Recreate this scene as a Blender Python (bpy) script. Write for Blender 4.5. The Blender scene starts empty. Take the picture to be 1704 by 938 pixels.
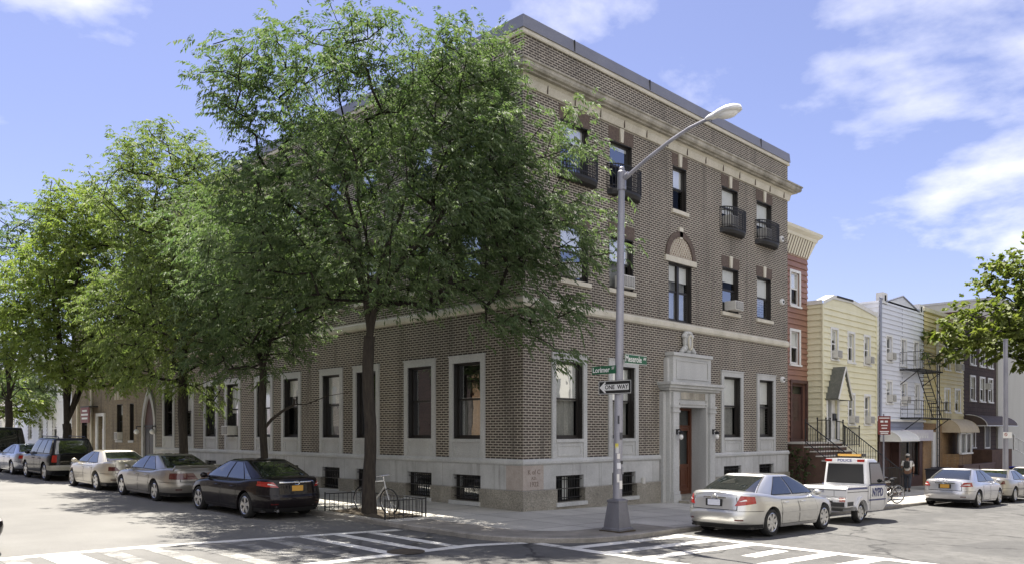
import bpy, bmesh, math, random
import numpy as np
from mathutils import Vector, Matrix
random.seed(7)
PI = math.pi
S2 = math.sqrt(0.5)
scene = bpy.context.scene
COL = scene.collection

# ------------------------------------------------------------------ helpers
def G(x, y):
    """gentle slope of the two streets (zero at the building corner)"""
    return -0.025*max(0,min(90,x)) - 0.012*max(-30,min(0,x)) + 0.012*max(0,min(60,y)) + 0.008*max(-30,min(0,y))
ROAD = -0.10

class MB:
    def __init__(s): s.v = []; s.f = []
    def add(s, vs, fs):
        n = len(s.v); s.v += [tuple(p) for p in vs]; s.f += [tuple(i + n for i in f) for f in fs]; return s
    def quad(s, *p): return s.add(p, [tuple(range(len(p)))])
    def box(s, x0, x1, y0, y1, z0, z1):
        return s.add([(x0,y0,z0),(x1,y0,z0),(x1,y1,z0),(x0,y1,z0),(x0,y0,z1),(x1,y0,z1),(x1,y1,z1),(x0,y1,z1)],
                     [(0,3,2,1),(4,5,6,7),(0,1,5,4),(1,2,6,5),(2,3,7,6),(3,0,4,7)])
    def fbox(s, P, u0, u1, z0, z1, d0, d1):
        """box in a facade frame P(u,z,d)"""
        c = [P(u,z,d) for d in (d0,d1) for z in (z0,z1) for u in (u0,u1)]
        return s.add(c, [(0,1,3,2),(4,6,7,5),(0,4,5,1),(2,3,7,6),(0,2,6,4),(1,5,7,3)])
    def tube(s, pts, r, n=8, caps=True):
        pts = [Vector(p) for p in pts]
        rs = r if isinstance(r, (list, tuple)) else [r] * len(pts)
        base = len(s.v); up = None
        for i, p in enumerate(pts):
            t = (pts[min(i+1,len(pts)-1)] - pts[max(i-1,0)]).normalized()
            if up is None: up = Vector((0,0,1)) if abs(t.z) < .9 else Vector((1,0,0))
            a = t.cross(up)
            if a.length < 1e-5: a = t.orthogonal()
            a.normalize(); b = a.cross(t).normalized(); up = b
            for k in range(n):
                th = 2*PI*k/n
                s.v.append(tuple(p + (a*math.cos(th) + b*math.sin(th)) * rs[i]))
        for i in range(len(pts)-1):
            for k in range(n):
                k2 = (k+1) % n
                s.f.append((base+i*n+k, base+i*n+k2, base+(i+1)*n+k2, base+(i+1)*n+k))
        if caps:
            s.f.append(tuple(base+k for k in range(n))[::-1]); e = base+(len(pts)-1)*n
            s.f.append(tuple(e+k for k in range(n)))
        return s
    def lathe(s, prof, n=24, origin=(0,0,0), axis='z'):
        """profile [(r,h)] revolved round the axis"""
        o = Vector(origin); base = len(s.v)
        for r, h in prof:
            for k in range(n):
                th = 2*PI*k/n; c, q = r*math.cos(th), r*math.sin(th)
                p = (c,q,h) if axis == 'z' else ((c,h,q) if axis == 'y' else (h,c,q))
                s.v.append(tuple(o + Vector(p)))
        for i in range(len(prof)-1):
            for k in range(n):
                k2 = (k+1) % n
                s.f.append((base+i*n+k, base+i*n+k2, base+(i+1)*n+k2, base+(i+1)*n+k))
        return s
    def disc(s, pts): return s.add(pts, [tuple(range(len(pts)))])
    def ball(s, c, r, n=10, m=7):
        rx, ry, rz = r if isinstance(r, (tuple, list)) else (r,r,r)
        base = len(s.v)
        for i in range(m+1):
            a = PI*i/m
            for k in range(n):
                th = 2*PI*k/n
                s.v.append((c[0]+rx*math.sin(a)*math.cos(th), c[1]+ry*math.sin(a)*math.sin(th), c[2]+rz*math.cos(a)))
        for i in range(m):
            for k in range(n):
                k2 = (k+1) % n
                s.f.append((base+i*n+k, base+(i+1)*n+k, base+(i+1)*n+k2, base+i*n+k2))
        return s
    def grid(s, rows):
        base = len(s.v); m = len(rows[0])
        for r in rows: s.v += [tuple(p) for p in r]
        for i in range(len(rows)-1):
            for k in range(m-1):
                s.f.append((base+i*m+k, base+i*m+k+1, base+(i+1)*m+k+1, base+(i+1)*m+k))
        return s
    def sweep(s, path, prof, closed_prof=True):
        """prof [(d,z)] swept along a plan path [(x,y)], d = offset to the right of travel, mitred"""
        P = [Vector(p) for p in path]; rows = []
        for i, p in enumerate(P):
            ns = []
            if i > 0: t = (p-P[i-1]).normalized(); ns.append(Vector((t.y,-t.x)))
            if i < len(P)-1: t = (P[i+1]-p).normalized(); ns.append(Vector((t.y,-t.x)))
            if len(ns) == 1: m = ns[0]
            else:
                m = ns[0]+ns[1]; m = m / max(.2, (1 + ns[0].dot(ns[1])))
            pr = prof + ([prof[0]] if closed_prof else [])
            rows.append([(p.x+m.x*d, p.y+m.y*d, z) for d, z in pr])
        s.grid(rows)
        if closed_prof:
            for r in (rows[0], rows[-1]): s.disc(r[:-1])
        return s

def mesh_from(name, mb):
    me = bpy.data.meshes.new(name); me.from_pydata(mb.v, [], mb.f); me.validate(); return me

def mk(name, mb, mat, parent=None, smooth=False, local=False, fix=True, angle=35, bevel=0):
    if parent is not None and not local:
        o3 = wloc(parent); mb.v = [(a-o3[0], b-o3[1], c-o3[2]) for a,b,c in mb.v]
    me = mesh_from(name, mb)
    if fix:
        b = bmesh.new(); b.from_mesh(me)
        bmesh.ops.remove_doubles(b, verts=b.verts, dist=1e-4)
        bmesh.ops.recalc_face_normals(b, faces=b.faces)
        if bevel:
            ed = [e for e in b.edges if len(e.link_faces) == 2 and e.calc_face_angle(0) > .6]
            bmesh.ops.bevel(b, geom=ed, offset=bevel, segments=2, affect='EDGES', clamp_overlap=True)
        b.to_mesh(me); b.free()
    if smooth:
        me.polygons.foreach_set('use_smooth', [True]*len(me.polygons))
        me.set_sharp_from_angle(angle=math.radians(angle))
    me.materials.append(mat)
    o = bpy.data.objects.new(name, me); COL.objects.link(o)
    if parent is not None: o.parent = parent
    return o
def wloc(o):
    v = Vector((0,0,0))
    while o is not None: v += Vector(o.location); o = o.parent
    return v
def thing(name, label, cat, loc=(0,0,0), rotz=0, group=None):
    o = bpy.data.objects.new(name, None); COL.objects.link(o); o.empty_display_size = .2
    o.location = loc; o.rotation_euler = (0,0,rotz); o['label'] = label; o['category'] = cat
    if group: o['group'] = group
    return o
def tag(o, label, cat, group=None):
    o['label'] = label; o['category'] = cat
    if group: o['group'] = group
    return o
def struct(name, mb, mat, smooth=False):
    o = mk(name, mb, mat, smooth=smooth); o['kind'] = 'structure'; return o
def copy_tree(o, parent=None):
    c = o.copy(); COL.objects.link(c); c.parent = parent
    for ch in list(o.children): copy_tree(ch, c)
    return c
_wl = {}
def text_mb(txt, size, origin, xdir, zdir, sx=1.0, ext=0.003, align='CENTER', bold=0.0):
    cu = bpy.data.curves.new('t', 'FONT'); cu.body = txt; cu.size = size; cu.extrude = ext
    cu.align_x = align; cu.align_y = 'CENTER'; cu.resolution_u = 2; cu.offset = bold
    o = bpy.data.objects.new('t', cu); COL.objects.link(o)
    me = bpy.data.meshes.new_from_object(o.evaluated_get(bpy.context.evaluated_depsgraph_get()))
    X = Vector(xdir).normalized(); Z = Vector(zdir).normalized(); N = X.cross(Z); O = Vector(origin)
    mb = MB()
    mb.add([O + X*v.co.x*sx + Z*v.co.y + N*v.co.z for v in me.vertices], [tuple(p.vertices) for p in me.polygons])
    bpy.data.objects.remove(o); bpy.data.curves.remove(cu); bpy.data.meshes.remove(me)
    return mb

# ------------------------------------------------------------------ materials
def newmat(name):
    m = bpy.data.materials.new(name); m.use_nodes = True
    nt = m.node_tree; return m, nt, nt.nodes['Principled BSDF']
def nd(nt, t, **kw):
    n = nt.nodes.new(t)
    for k, v in kw.items():
        if k in n.inputs: n.inputs[k].default_value = v
        else: setattr(n, k, v)
    return n
def ramp(nt, fac, stops):
    n = nt.nodes.new('ShaderNodeValToRGB'); cr = n.color_ramp
    while len(cr.elements) < len(stops): cr.elements.new(.5)
    for e, (p, c) in zip(cr.elements, stops):
        e.position = p; e.color = (c if len(c) == 4 else (*c,1)) if not isinstance(c,(int,float)) else (c,c,c,1)
    nt.links.new(fac, n.inputs['Fac']); return n.outputs['Color']
def mixc(nt, fac, a, b, mode='MIX'):
    n = nt.nodes.new('ShaderNodeMix'); n.data_type = 'RGBA'; n.blend_type = mode
    for sock, v in ((n.inputs[0], fac), (n.inputs[6], a), (n.inputs[7], b)):
        if hasattr(v, 'is_output'): nt.links.new(v, sock)
        else: sock.default_value = v if not isinstance(v, tuple) else ((*v,1) if len(v) == 3 else v)
    return n.outputs[2]
def pos(nt): return nt.nodes.new('ShaderNodeNewGeometry').outputs['Position']
def noise(nt, vec, scale, detail=4, rough=.55):
    n = nd(nt, 'ShaderNodeTexNoise', Scale=scale, Detail=detail, Roughness=rough); nt.links.new(vec, n.inputs['Vector']); return n.outputs['Fac']
def bump(nt, b, h, strength=.4, dist=.01):
    n = nd(nt, 'ShaderNodeBump', Strength=strength, Distance=dist); nt.links.new(h, n.inputs['Height']); nt.links.new(n.outputs['Normal'], b.inputs['Normal'])
def vscale(nt, vec, s):
    n = nt.nodes.new('ShaderNodeVectorMath'); n.operation = 'MULTIPLY'; nt.links.new(vec, n.inputs[0]); n.inputs[1].default_value = s; return n.outputs[0]

def mottled(name, c1, c2, scale=3, rough=.8, fine=40, bstr=.15, metallic=0, streak=False):
    m, nt, b = newmat(name); p = pos(nt)
    n1 = noise(nt, vscale(nt, p, (1,1,.25)) if streak else p, scale, 6, .6)
    col = ramp(nt, n1, [(.3,c1),(.7,c2)])
    n2 = noise(nt, p, fine, 2)
    col = mixc(nt, .25, col, ramp(nt, n2, [(.3,.25),(.7,.8)]), 'OVERLAY')
    nt.links.new(col, b.inputs['Base Color']); b.inputs['Roughness'].default_value = rough; b.inputs['Metallic'].default_value = metallic
    bump(nt, b, n2, bstr, .004); return m
def plain(name, c, rough=.5, metallic=0, coat=0, spec=.5):
    m, nt, b = newmat(name); b.inputs['Base Color'].default_value = (*c,1); b.inputs['Roughness'].default_value = rough
    b.inputs['Metallic'].default_value = metallic; b.inputs['Coat Weight'].default_value = coat; b.inputs['Specular IOR Level'].default_value = spec
    return m
def brickmat(name, c1, c2, mort, bw=.26, rh=.1, ms=.022, bias=0.0, dark=.5):
    m, nt, b = newmat(name); p = pos(nt)
    sx = nt.nodes.new('ShaderNodeSeparateXYZ'); nt.links.new(p, sx.inputs[0])
    a = nd(nt, 'ShaderNodeMath', operation='ADD'); nt.links.new(sx.outputs[0], a.inputs[0]); nt.links.new(sx.outputs[1], a.inputs[1])
    cx = nt.nodes.new('ShaderNodeCombineXYZ'); nt.links.new(a.outputs[0], cx.inputs[0]); nt.links.new(sx.outputs[2], cx.inputs[1])
    br = nd(nt, 'ShaderNodeTexBrick', Scale=1.0); br.inputs['Brick Width'].default_value = bw; br.inputs['Row Height'].default_value = rh
    br.inputs['Mortar Size'].default_value = ms; br.inputs['Mortar Smooth'].default_value = .2; br.inputs['Bias'].default_value = bias
    br.inputs['Color1'].default_value = (*c1,1); br.inputs['Color2'].default_value = (*c2,1); br.inputs['Mortar'].default_value = (*mort,1)
    nt.links.new(cx.outputs[0], br.inputs['Vector'])
    n1 = noise(nt, p, .7, 5, .6); n2 = noise(nt, p, 9, 3)
    col = mixc(nt, .55, br.outputs['Color'], ramp(nt, n1, [(.3,dark*.72),(.7,dark*1.2)]), 'OVERLAY')
    col = mixc(nt, .3, col, ramp(nt, n2, [(.25,.2),(.75,.8)]), 'OVERLAY')
    st = noise(nt, vscale(nt, p, (1.3,1.3,.12)), 1.6, 4)
    col = mixc(nt, ramp(nt, st, [(.54,0.0),(.70,.5)]), col, (.06,.052,.044))
    big = noise(nt, p, .28, 3, .5); col = mixc(nt, .4, col, ramp(nt, big, [(.35,.36),(.65,.6)]), 'OVERLAY')
    nt.links.new(col, b.inputs['Base Color']); b.inputs['Roughness'].default_value = .85
    inv = nd(nt, 'ShaderNodeMath', operation='SUBTRACT'); inv.inputs[0].default_value = 1; nt.links.new(br.outputs['Fac'], inv.inputs[1])
    bump(nt, b, inv.outputs[0], .5, .012); return m
def glassmat(name, tint=(.93,.95,.94), rough=.01, refl=.36):
    m, nt, b = newmat(name); nt.nodes.remove(b)
    g = nd(nt, 'ShaderNodeBsdfGlossy', Roughness=rough); g.inputs['Color'].default_value = (.95,.97,1,1)
    t = nt.nodes.new('ShaderNodeBsdfTransparent'); t.inputs['Color'].default_value = (*tint,1)
    fr = nd(nt, 'ShaderNodeFresnel', IOR=1.45); lw = nd(nt, 'ShaderNodeMath', operation='MULTIPLY'); lw.inputs[1].default_value = refl; nt.links.new(fr.outputs[0], lw.inputs[0]); n = noise(nt, pos(nt), 1.4, 2)
    bp = nd(nt, 'ShaderNodeBump', Strength=.05, Distance=.05); nt.links.new(n, bp.inputs['Height']); nt.links.new(bp.outputs[0], g.inputs['Normal'])
    mx = nt.nodes.new('ShaderNodeMixShader'); nt.links.new(lw.outputs[0], mx.inputs[0]); nt.links.new(t.outputs[0], mx.inputs[1]); nt.links.new(g.outputs[0], mx.inputs[2])
    nt.links.new(mx.outputs[0], nt.nodes['Material Output'].inputs[0]); return m
def carpaint(name, c, metallic=.5, rough=.35, dirt=.15):
    m, nt, b = newmat(name); tc = nt.nodes.new('ShaderNodeTexCoord')
    n = noise(nt, tc.outputs['Object'], 2.5, 6, .65)
    sx = nt.nodes.new('ShaderNodeSeparateXYZ'); nt.links.new(tc.outputs['Object'], sx.inputs[0])
    low = ramp(nt, sx.outputs[2], [(.15,1.0),(.75,0.0)])
    f = mixc(nt, 1.0, ramp(nt, n, [(.3,0.0),(.8,1.0)]), low, 'MULTIPLY'); f = mixc(nt, 1.0, f, (dirt*3,)*3, 'MULTIPLY')
    col = mixc(nt, f, c, (.16,.14,.11)); nt.links.new(col, b.inputs['Base Color'])
    b.inputs['Metallic'].default_value = metallic; b.inputs['Roughness'].default_value = rough
    b.inputs['Coat Weight'].default_value = 1.0 if max(c) > .05 else .6; b.inputs['Specular IOR Level'].default_value = .5 if max(c) > .05 else .05; b.inputs['Coat Roughness'].default_value = .04; return m

M = {}
M['brick'] = brickmat('dark_brick', (.072,.053,.042), (.042,.033,.027), (.41,.375,.31), bw=.22, rh=.075, ms=.0165)
M['brick_lattice'] = brickmat('lattice_brick', (.14,.08,.06), (.2,.15,.11), (.42,.36,.3), bw=.12, rh=.08, ms=.02)
M['brick_plain'] = mottled('soldier_brick', (.075,.052,.042), (.15,.115,.092), 14, .85)
M['tan_brick'] = brickmat('tan_brick', (.25,.19,.115), (.19,.145,.09), (.3,.26,.19), bw=.22, rh=.075, ms=.012)
M['tan_brick2'] = brickmat('ochre_brick', (.34,.2,.09), (.28,.16,.07), (.3,.22,.14), bw=.22, rh=.075, ms=.012)
M['stone'] = mottled('limestone', (.41,.415,.405), (.54,.545,.53), 1.2, .85, 30, streak=True)
M['stone_light'] = mottled('light_limestone', (.50,.47,.38), (.66,.62,.52), 1.5, .85, 30, streak=True)
M['stone_dirty'] = mottled('weathered_cornice', (.2,.185,.15), (.47,.44,.37), 2.2, .9, 20, streak=True)
M['stone_red'] = mottled('red_cornerstone', (.36,.315,.28), (.44,.39,.35), 6, .85, 40)
M['carving'] = plain('shallow_carving', (.2,.155,.13), .9)
M['carved'] = plain('carved_letters', (.12,.09,.075), .9)
def blockmat(name, c1, c2, mort, bw, rh, ms):
    m, nt, b = newmat(name); p = pos(nt)
    sx = nt.nodes.new('ShaderNodeSeparateXYZ'); nt.links.new(p, sx.inputs[0])
    a = nd(nt, 'ShaderNodeMath', operation='ADD'); nt.links.new(sx.outputs[0], a.inputs[0]); nt.links.new(sx.outputs[1], a.inputs[1])
    zz = nd(nt, 'ShaderNodeMath', operation='SUBTRACT'); nt.links.new(sx.outputs[2], zz.inputs[0]); zz.inputs[1].default_value = .565
    cx = nt.nodes.new('ShaderNodeCombineXYZ'); nt.links.new(a.outputs[0], cx.inputs[0]); nt.links.new(zz.outputs[0], cx.inputs[1])
    br = nd(nt, 'ShaderNodeTexBrick', Scale=1.0); br.inputs['Brick Width'].default_value = bw; br.inputs['Row Height'].default_value = rh; br.inputs['Mortar Size'].default_value = ms
    br.inputs['Color1'].default_value = (*c1,1); br.inputs['Color2'].default_value = (*c2,1); br.inputs['Mortar'].default_value = (*mort,1); nt.links.new(cx.outputs[0], br.inputs['Vector'])
    n1 = noise(nt, p, 1.1, 6, .65); n2 = noise(nt, p, 28, 3); st = noise(nt, vscale(nt, p, (2.5,2.5,.18)), 2.2, 5, .6)
    col = mixc(nt, .5, br.outputs['Color'], ramp(nt, n1, [(.3,.3),(.7,.66)]), 'OVERLAY'); col = mixc(nt, .25, col, ramp(nt, n2, [(.25,.25),(.75,.75)]), 'OVERLAY')
    col = mixc(nt, ramp(nt, st, [(.55,0.0),(.72,.45)]), col, (.14,.13,.11))
    nt.links.new(col, b.inputs['Base Color']); b.inputs['Roughness'].default_value = .85; bump(nt, b, n2, .25, .006); return m
M['stone_block'] = blockmat('limestone_blocks', (.455,.46,.45), (.525,.53,.52), (.2,.19,.17), 1.35, .72, .005)
def granite():
    m, nt, b = newmat('granite'); p = pos(nt); n = noise(nt, p, 55, 3, .7); n1 = noise(nt, p, 1.5, 5)
    col = ramp(nt, n, [(.35,(.10,.095,.08)),(.5,(.29,.27,.22)),(.66,(.46,.43,.37))])
    col = mixc(nt, .6, col, ramp(nt, n1, [(.3,.3),(.7,.6)]), 'OVERLAY')
    nt.links.new(col, b.inputs['Base Color']); b.inputs['Roughness'].default_value = .75; bump(nt, b, n, .3, .01); return m
M['granite'] = granite()
M['coping'] = mottled('metal_coping', (.21,.21,.23), (.26,.26,.28), .8, .45, 60, .02, .3)
M['roof'] = mottled('tar_roof', (.1,.1,.1), (.16,.15,.14), 1, .95)
M['dark'] = plain('dark_interior', (.02,.019,.018), .9)
M['frame'] = plain('dark_bronze_frame', (.022,.019,.017), .45)
M['iron'] = plain('black_iron', (.013,.013,.014), .5)
M['glass'] = glassmat('window_glass')
M['blind'] = mottled('white_blind', (.72,.71,.68), (.82,.81,.79), 2, .8, 20, .05)
M['curtain'] = mottled('grey_curtain', (.2,.2,.19), (.34,.33,.31), 5, .9, 20, .1, streak=True)
M['ac'] = mottled('beige_ac', (.52,.51,.47), (.62,.61,.58), 6, .55, 50, .02)
M['acgrille'] = plain('ac_grille', (.07,.07,.07), .6)
M['white'] = mottled('white_paint', (.66,.66,.64), (.76,.76,.75), 4, .5, 60, .03)
M['door'] = mottled('varnished_wood', (.075,.026,.014), (.12,.045,.024), 5, .4, 30, .08, streak=True)
M['globe'] = plain('frosted_globe', (.8,.8,.78), .25)
def asphalt():
    m, nt, b = newmat('asphalt'); p = pos(nt)
    f = noise(nt, p, 90, 3, .8); n1 = noise(nt, p, .35, 6, .6); n2 = noise(nt, p, 3, 5, .7)
    col = ramp(nt, n1, [(.3,(.072,.071,.069)),(.7,(.115,.113,.108))])
    col = mixc(nt, .5, col, ramp(nt, f, [(.3,.15),(.72,.85)]), 'OVERLAY')
    col = mixc(nt, .5, col, ramp(nt, n2, [(.3,.22),(.7,.72)]), 'OVERLAY')
    # repaired strips and cracks
    v = nd(nt, 'ShaderNodeTexVoronoi', Scale=.22, feature='DISTANCE_TO_EDGE'); w = nd(nt, 'ShaderNodeTexNoise', Scale=1.3, Detail=6)
    nt.links.new(p, w.inputs['Vector']); ad = nt.nodes.new('ShaderNodeVectorMath'); ad.operation = 'ADD'
    nt.links.new(p, ad.inputs[0]); nt.links.new(vscale(nt, w.outputs['Color'], (1.4,1.4,0)), ad.inputs[1]); nt.links.new(ad.outputs[0], v.inputs['Vector'])
    col = mixc(nt, ramp(nt, v.outputs['Distance'], [(0.0,.95),(.016,0.0)]), col, (.018,.018,.018))
    v2 = nd(nt, 'ShaderNodeTexVoronoi', Scale=1.1, feature='DISTANCE_TO_EDGE'); nt.links.new(ad.outputs[0], v2.inputs['Vector'])
    ck = mixc(nt, 1.0, ramp(nt, v2.outputs['Distance'], [(0.0,.8),(.014,0.0)]), ramp(nt, n1, [(.5,0.0),(.62,1.0)]), 'MULTIPLY')
    col = mixc(nt, ck, col, (.025,.025,.025))
    so_ = noise(nt, p, .9, 3, .5); col = mixc(nt, ramp(nt, so_, [(.66,0.0),(.74,.55)]), col, (.035,.034,.033))
    pn = noise(nt, vscale(nt, p, (.35,.9,1)), .4, 2, .3)
    col = mixc(nt, ramp(nt, pn, [(.60,0.0),(.62,.45)]), col, (.05,.05,.05))
    # blend to a paler surface towards the side street
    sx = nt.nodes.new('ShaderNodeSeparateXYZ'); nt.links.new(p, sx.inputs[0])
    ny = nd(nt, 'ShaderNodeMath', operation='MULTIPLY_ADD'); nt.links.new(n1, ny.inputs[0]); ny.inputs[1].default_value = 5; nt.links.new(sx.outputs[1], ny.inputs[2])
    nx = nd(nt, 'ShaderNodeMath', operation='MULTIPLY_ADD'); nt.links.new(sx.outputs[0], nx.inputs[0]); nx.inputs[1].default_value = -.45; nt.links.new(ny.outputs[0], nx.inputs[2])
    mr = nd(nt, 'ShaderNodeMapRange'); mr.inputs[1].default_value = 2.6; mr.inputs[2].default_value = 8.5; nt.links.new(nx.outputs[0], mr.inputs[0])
    pale_col = mixc(nt, .5, ramp(nt, n1, [(.3,(.135,.132,.125)),(.7,(.19,.186,.175))]), ramp(nt, f, [(.3,.25),(.72,.75)]), 'OVERLAY')
    col = mixc(nt, mr.outputs[0], col, pale_col)
    nt.links.new(col, b.inputs['Base Color']); b.inputs['Roughness'].default_value = .88; bump(nt, b, f, .5, .008); return m
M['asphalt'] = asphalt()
def pavement():
    m, nt, b = newmat('pavement'); p = pos(nt)
    br = nd(nt, 'ShaderNodeTexBrick', Scale=1.0, offset=0.0); br.inputs['Brick Width'].default_value = 1.55; br.inputs['Row Height'].default_value = 1.55
    br.inputs['Mortar Size'].default_value = .012; br.inputs['Color1'].default_value = (.50,.485,.44,1); br.inputs['Color2'].default_value = (.42,.405,.37,1); br.inputs['Mortar'].default_value = (.06,.055,.05,1)
    nt.links.new(p, br.inputs['Vector'])
    n1 = noise(nt, p, .5, 6, .65); n2 = noise(nt, p, 60, 2); n3 = noise(nt, p, 4, 5)
    col = mixc(nt, .55, br.outputs['Color'], ramp(nt, n1, [(.3,.25),(.7,.65)]), 'OVERLAY')
    col = mixc(nt, .35, col, ramp(nt, n2, [(.3,.2),(.7,.8)]), 'OVERLAY')
    col = mixc(nt, ramp(nt, n3, [(.62,0.0),(.75,.3)]), col, (.07,.065,.055))
    nt.links.new(col, b.inputs['Base Color']); b.inputs['Roughness'].default_value = .9; bump(nt, b, n2, .3, .006); return m
M['pave'] = pavement()
M['pave_dark'] = mottled('dark_patched_concrete', (.15,.14,.12), (.27,.25,.22), 1.6, .9, 50, .25)
def roadpaint():
    m, nt, b = newmat('worn_road_paint'); p = pos(nt)
    n1 = noise(nt, p, 1.1, 6, .7); n2 = noise(nt, p, 45, 3, .8)
    w = mixc(nt, .5, ramp(nt, n1, [(.35,0.0),(.6,1.0)]), ramp(nt, n2, [(.3,0.0),(.7,1.0)]))
    col = ramp(nt, w, [(.2,(.14,.135,.125)),(.42,(.6,.59,.55)),(1,(.74,.73,.69))])
    nt.links.new(col, b.inputs['Base Color']); b.inputs['Roughness'].default_value = .7; return m
M['paint'] = roadpaint()
def roadpaint_old():
    m, nt, b = newmat('faded_road_paint'); p = pos(nt)
    n1 = noise(nt, p, 2.2, 6, .7); n2 = noise(nt, p, 50, 3, .8)
    w = mixc(nt, .45, n1, n2)
    col = ramp(nt, w, [(.44,(.10,.098,.092)),(.55,(.26,.255,.24)),(.68,(.5,.49,.46))])
    nt.links.new(col, b.inputs['Base Color']); b.inputs['Roughness'].default_value = .75; return m
M['paint_old'] = roadpaint_old()
M['curb'] = mottled('kerb_stone', (.17,.16,.14), (.32,.3,.27), 2.5, .9, 40, .2)
M['soil'] = mottled('tree_pit_soil', (.035,.027,.018), (.09,.07,.045), 6, .95, 40, .6)
M['silver_pole'] = mottled('aluminium_paint', (.21,.21,.24), (.34,.34,.38), 2.5, .5, 70, .03, .3, streak=True)
M['pole_base'] = mottled('grey_base_paint', (.12,.12,.135), (.19,.19,.21), 3, .6, 60, .05, .2, streak=True)
M['rubber'] = mottled('tyre_rubber', (.012,.012,.012), (.022,.021,.02), 6, .85, 60, .1)
M['alloy'] = mottled('alloy', (.5,.5,.5), (.62,.62,.62), 5, .3, 60, .02, .85)
M['darkalloy'] = mottled('brake_dark', (.03,.03,.03), (.06,.06,.06), 8, .6, 60, .05, .4)
M['plastic'] = plain('black_plastic', (.015,.015,.016), .5)
M['chrome'] = plain('chrome', (.75,.75,.75), .12, 1.0)
M['red_lens'] = plain('red_lens', (.32,.012,.008), .12, 0, 1)
M['dark_red_lens'] = plain('dark_red_lens', (.09,.008,.008), .15, 0, 1)
M['clear_lens'] = plain('clear_lens', (.75,.72,.7), .12, 0, 1)
M['amber'] = plain('amber_lens', (.7,.28,.02), .15, 0, 1)
M['car_glass'] = plain('car_glass', (.012,.015,.014), .03, 0, 0, .5); M['car_glass'].node_tree.nodes['Principled BSDF'].inputs['IOR'].default_value = 2.3
M['plate_gold'] = plain('gold_plate', (.62,.34,.06), .4)
M['plate_white'] = plain('white_plate', (.55,.57,.66), .4)
M['plate_ink'] = plain('plate_ink', (.03,.03,.1), .5)

# ------------------------------------------------------------------ camera
cam = bpy.data.cameras.new('camera'); co = bpy.data.objects.new('camera', cam); COL.objects.link(co)
co.location = (-15.973, -15.536, 2.2); co.rotation_euler = (math.radians(90), 0, math.radians(-45))
cam.sensor_width = 36; cam.lens = 1335/1704*36; cam.shift_y = 249/1704; cam.clip_end = 2000; cam.clip_start = .1
scene.camera = co
# ------------------------------------------------------------------ light
SUN_EL, SUN_AZ = 68, 24          # azimuth from +Y towards +X
w = bpy.data.worlds.new('World'); scene.world = w; w.use_nodes = True; nt = w.node_tree
bg = nt.nodes['Background']; bg.inputs['Strength'].default_value = .10
sky = nt.nodes.new('ShaderNodeTexSky'); sky.sky_type = 'NISHITA'; sky.sun_disc = False
sky.sun_elevation = math.radians(SUN_EL); sky.sun_rotation = math.radians(SUN_AZ); sky.air_density = 1.0; sky.dust_density = .6; sky.ozone_density = 2.5
tc = nt.nodes.new('ShaderNodeTexCoord'); sp = nt.nodes.new('ShaderNodeSeparateXYZ'); nt.links.new(tc.outputs['Generated'], sp.inputs[0])
zz = nd(nt, 'ShaderNodeMath', operation='ADD'); nt.links.new(sp.outputs[2], zz.inputs[0]); zz.inputs[1].default_value = .22
zc = nd(nt, 'ShaderNodeMath', operation='MAXIMUM'); nt.links.new(zz.outputs[0], zc.inputs[0]); zc.inputs[1].default_value = .05
dv = nt.nodes.new('ShaderNodeVectorMath'); dv.operation = 'DIVIDE'; nt.links.new(tc.outputs['Generated'], dv.inputs[0])
cb = nt.nodes.new('ShaderNodeCombineXYZ')
for k in range(3): nt.links.new(zc.outputs[0], cb.inputs[k])
nt.links.new(cb.outputs[0], dv.inputs[1])
mp = nt.nodes.new('ShaderNodeMapping'); nt.links.new(dv.outputs[0], mp.inputs[0])
CLOUD_LOC = (3.4533, 2.1237, 0)
mp.inputs['Location'].default_value = CLOUD_LOC; mp.inputs['Scale'].default_value = (1.0,1.0,0)
cn = nd(nt, 'ShaderNodeTexNoise', Scale=1.5, Detail=9, Roughness=.55, Distortion=.15); nt.links.new(mp.outputs[0], cn.inputs['Vector'])
acc = cn.outputs['Fac']
for (dx,dy,dz),c0,amt in (((-.8,-1.0,.75),.30,.34),((1.10,.26,.47),.955,.15),((.80,.64,.58),.99,.10),((.33,1.08,.47),.9978,.05),((.60,.88,.52),.998,.10),((.22,1.15,.40),.998,.07)):  # first bias is an unseen cloud bank added behind the camera for neutral fill
    v = Vector((dx,dy,dz)).normalized(); dp = nt.nodes.new('ShaderNodeVectorMath'); dp.operation = 'DOT_PRODUCT'
    nt.links.new(tc.outputs['Generated'], dp.inputs[0]); dp.inputs[1].default_value = v
    mr = nd(nt, 'ShaderNodeMapRange'); mr.interpolation_type = 'SMOOTHSTEP'; mr.inputs[1].default_value = c0; mr.inputs[2].default_value = 1.0; mr.inputs[3].default_value = 0; mr.inputs[4].default_value = amt
    nt.links.new(dp.outputs['Value'], mr.inputs[0]); ad_ = nd(nt, 'ShaderNodeMath', operation='ADD'); nt.links.new(acc, ad_.inputs[0]); nt.links.new(mr.outputs[0], ad_.inputs[1]); acc = ad_.outputs[0]
cfac = ramp(nt, acc, [(.61,0.0),(.71,.5),(.85,.93)])
SKY_TINT = (.435,.385,.495)
skyc = mixc(nt, 1.0, sky.outputs[0], SKY_TINT, 'MULTIPLY')
hs = nd(nt, 'ShaderNodeHueSaturation', Saturation=.88, Value=1.0); nt.links.new(skyc, hs.inputs['Color'])
CLOUD = (4.6,4.5,4.5)
out = mixc(nt, cfac, hs.outputs['Color'], CLOUD)
nt.links.new(out, bg.inputs['Color'])
sl = bpy.data.lights.new('sun', 'SUN'); so = bpy.data.objects.new('sun', sl); COL.objects.link(so)
sl.energy = 4.0; sl.angle = math.radians(.53); sl.color = (1,.94,.84)
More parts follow.
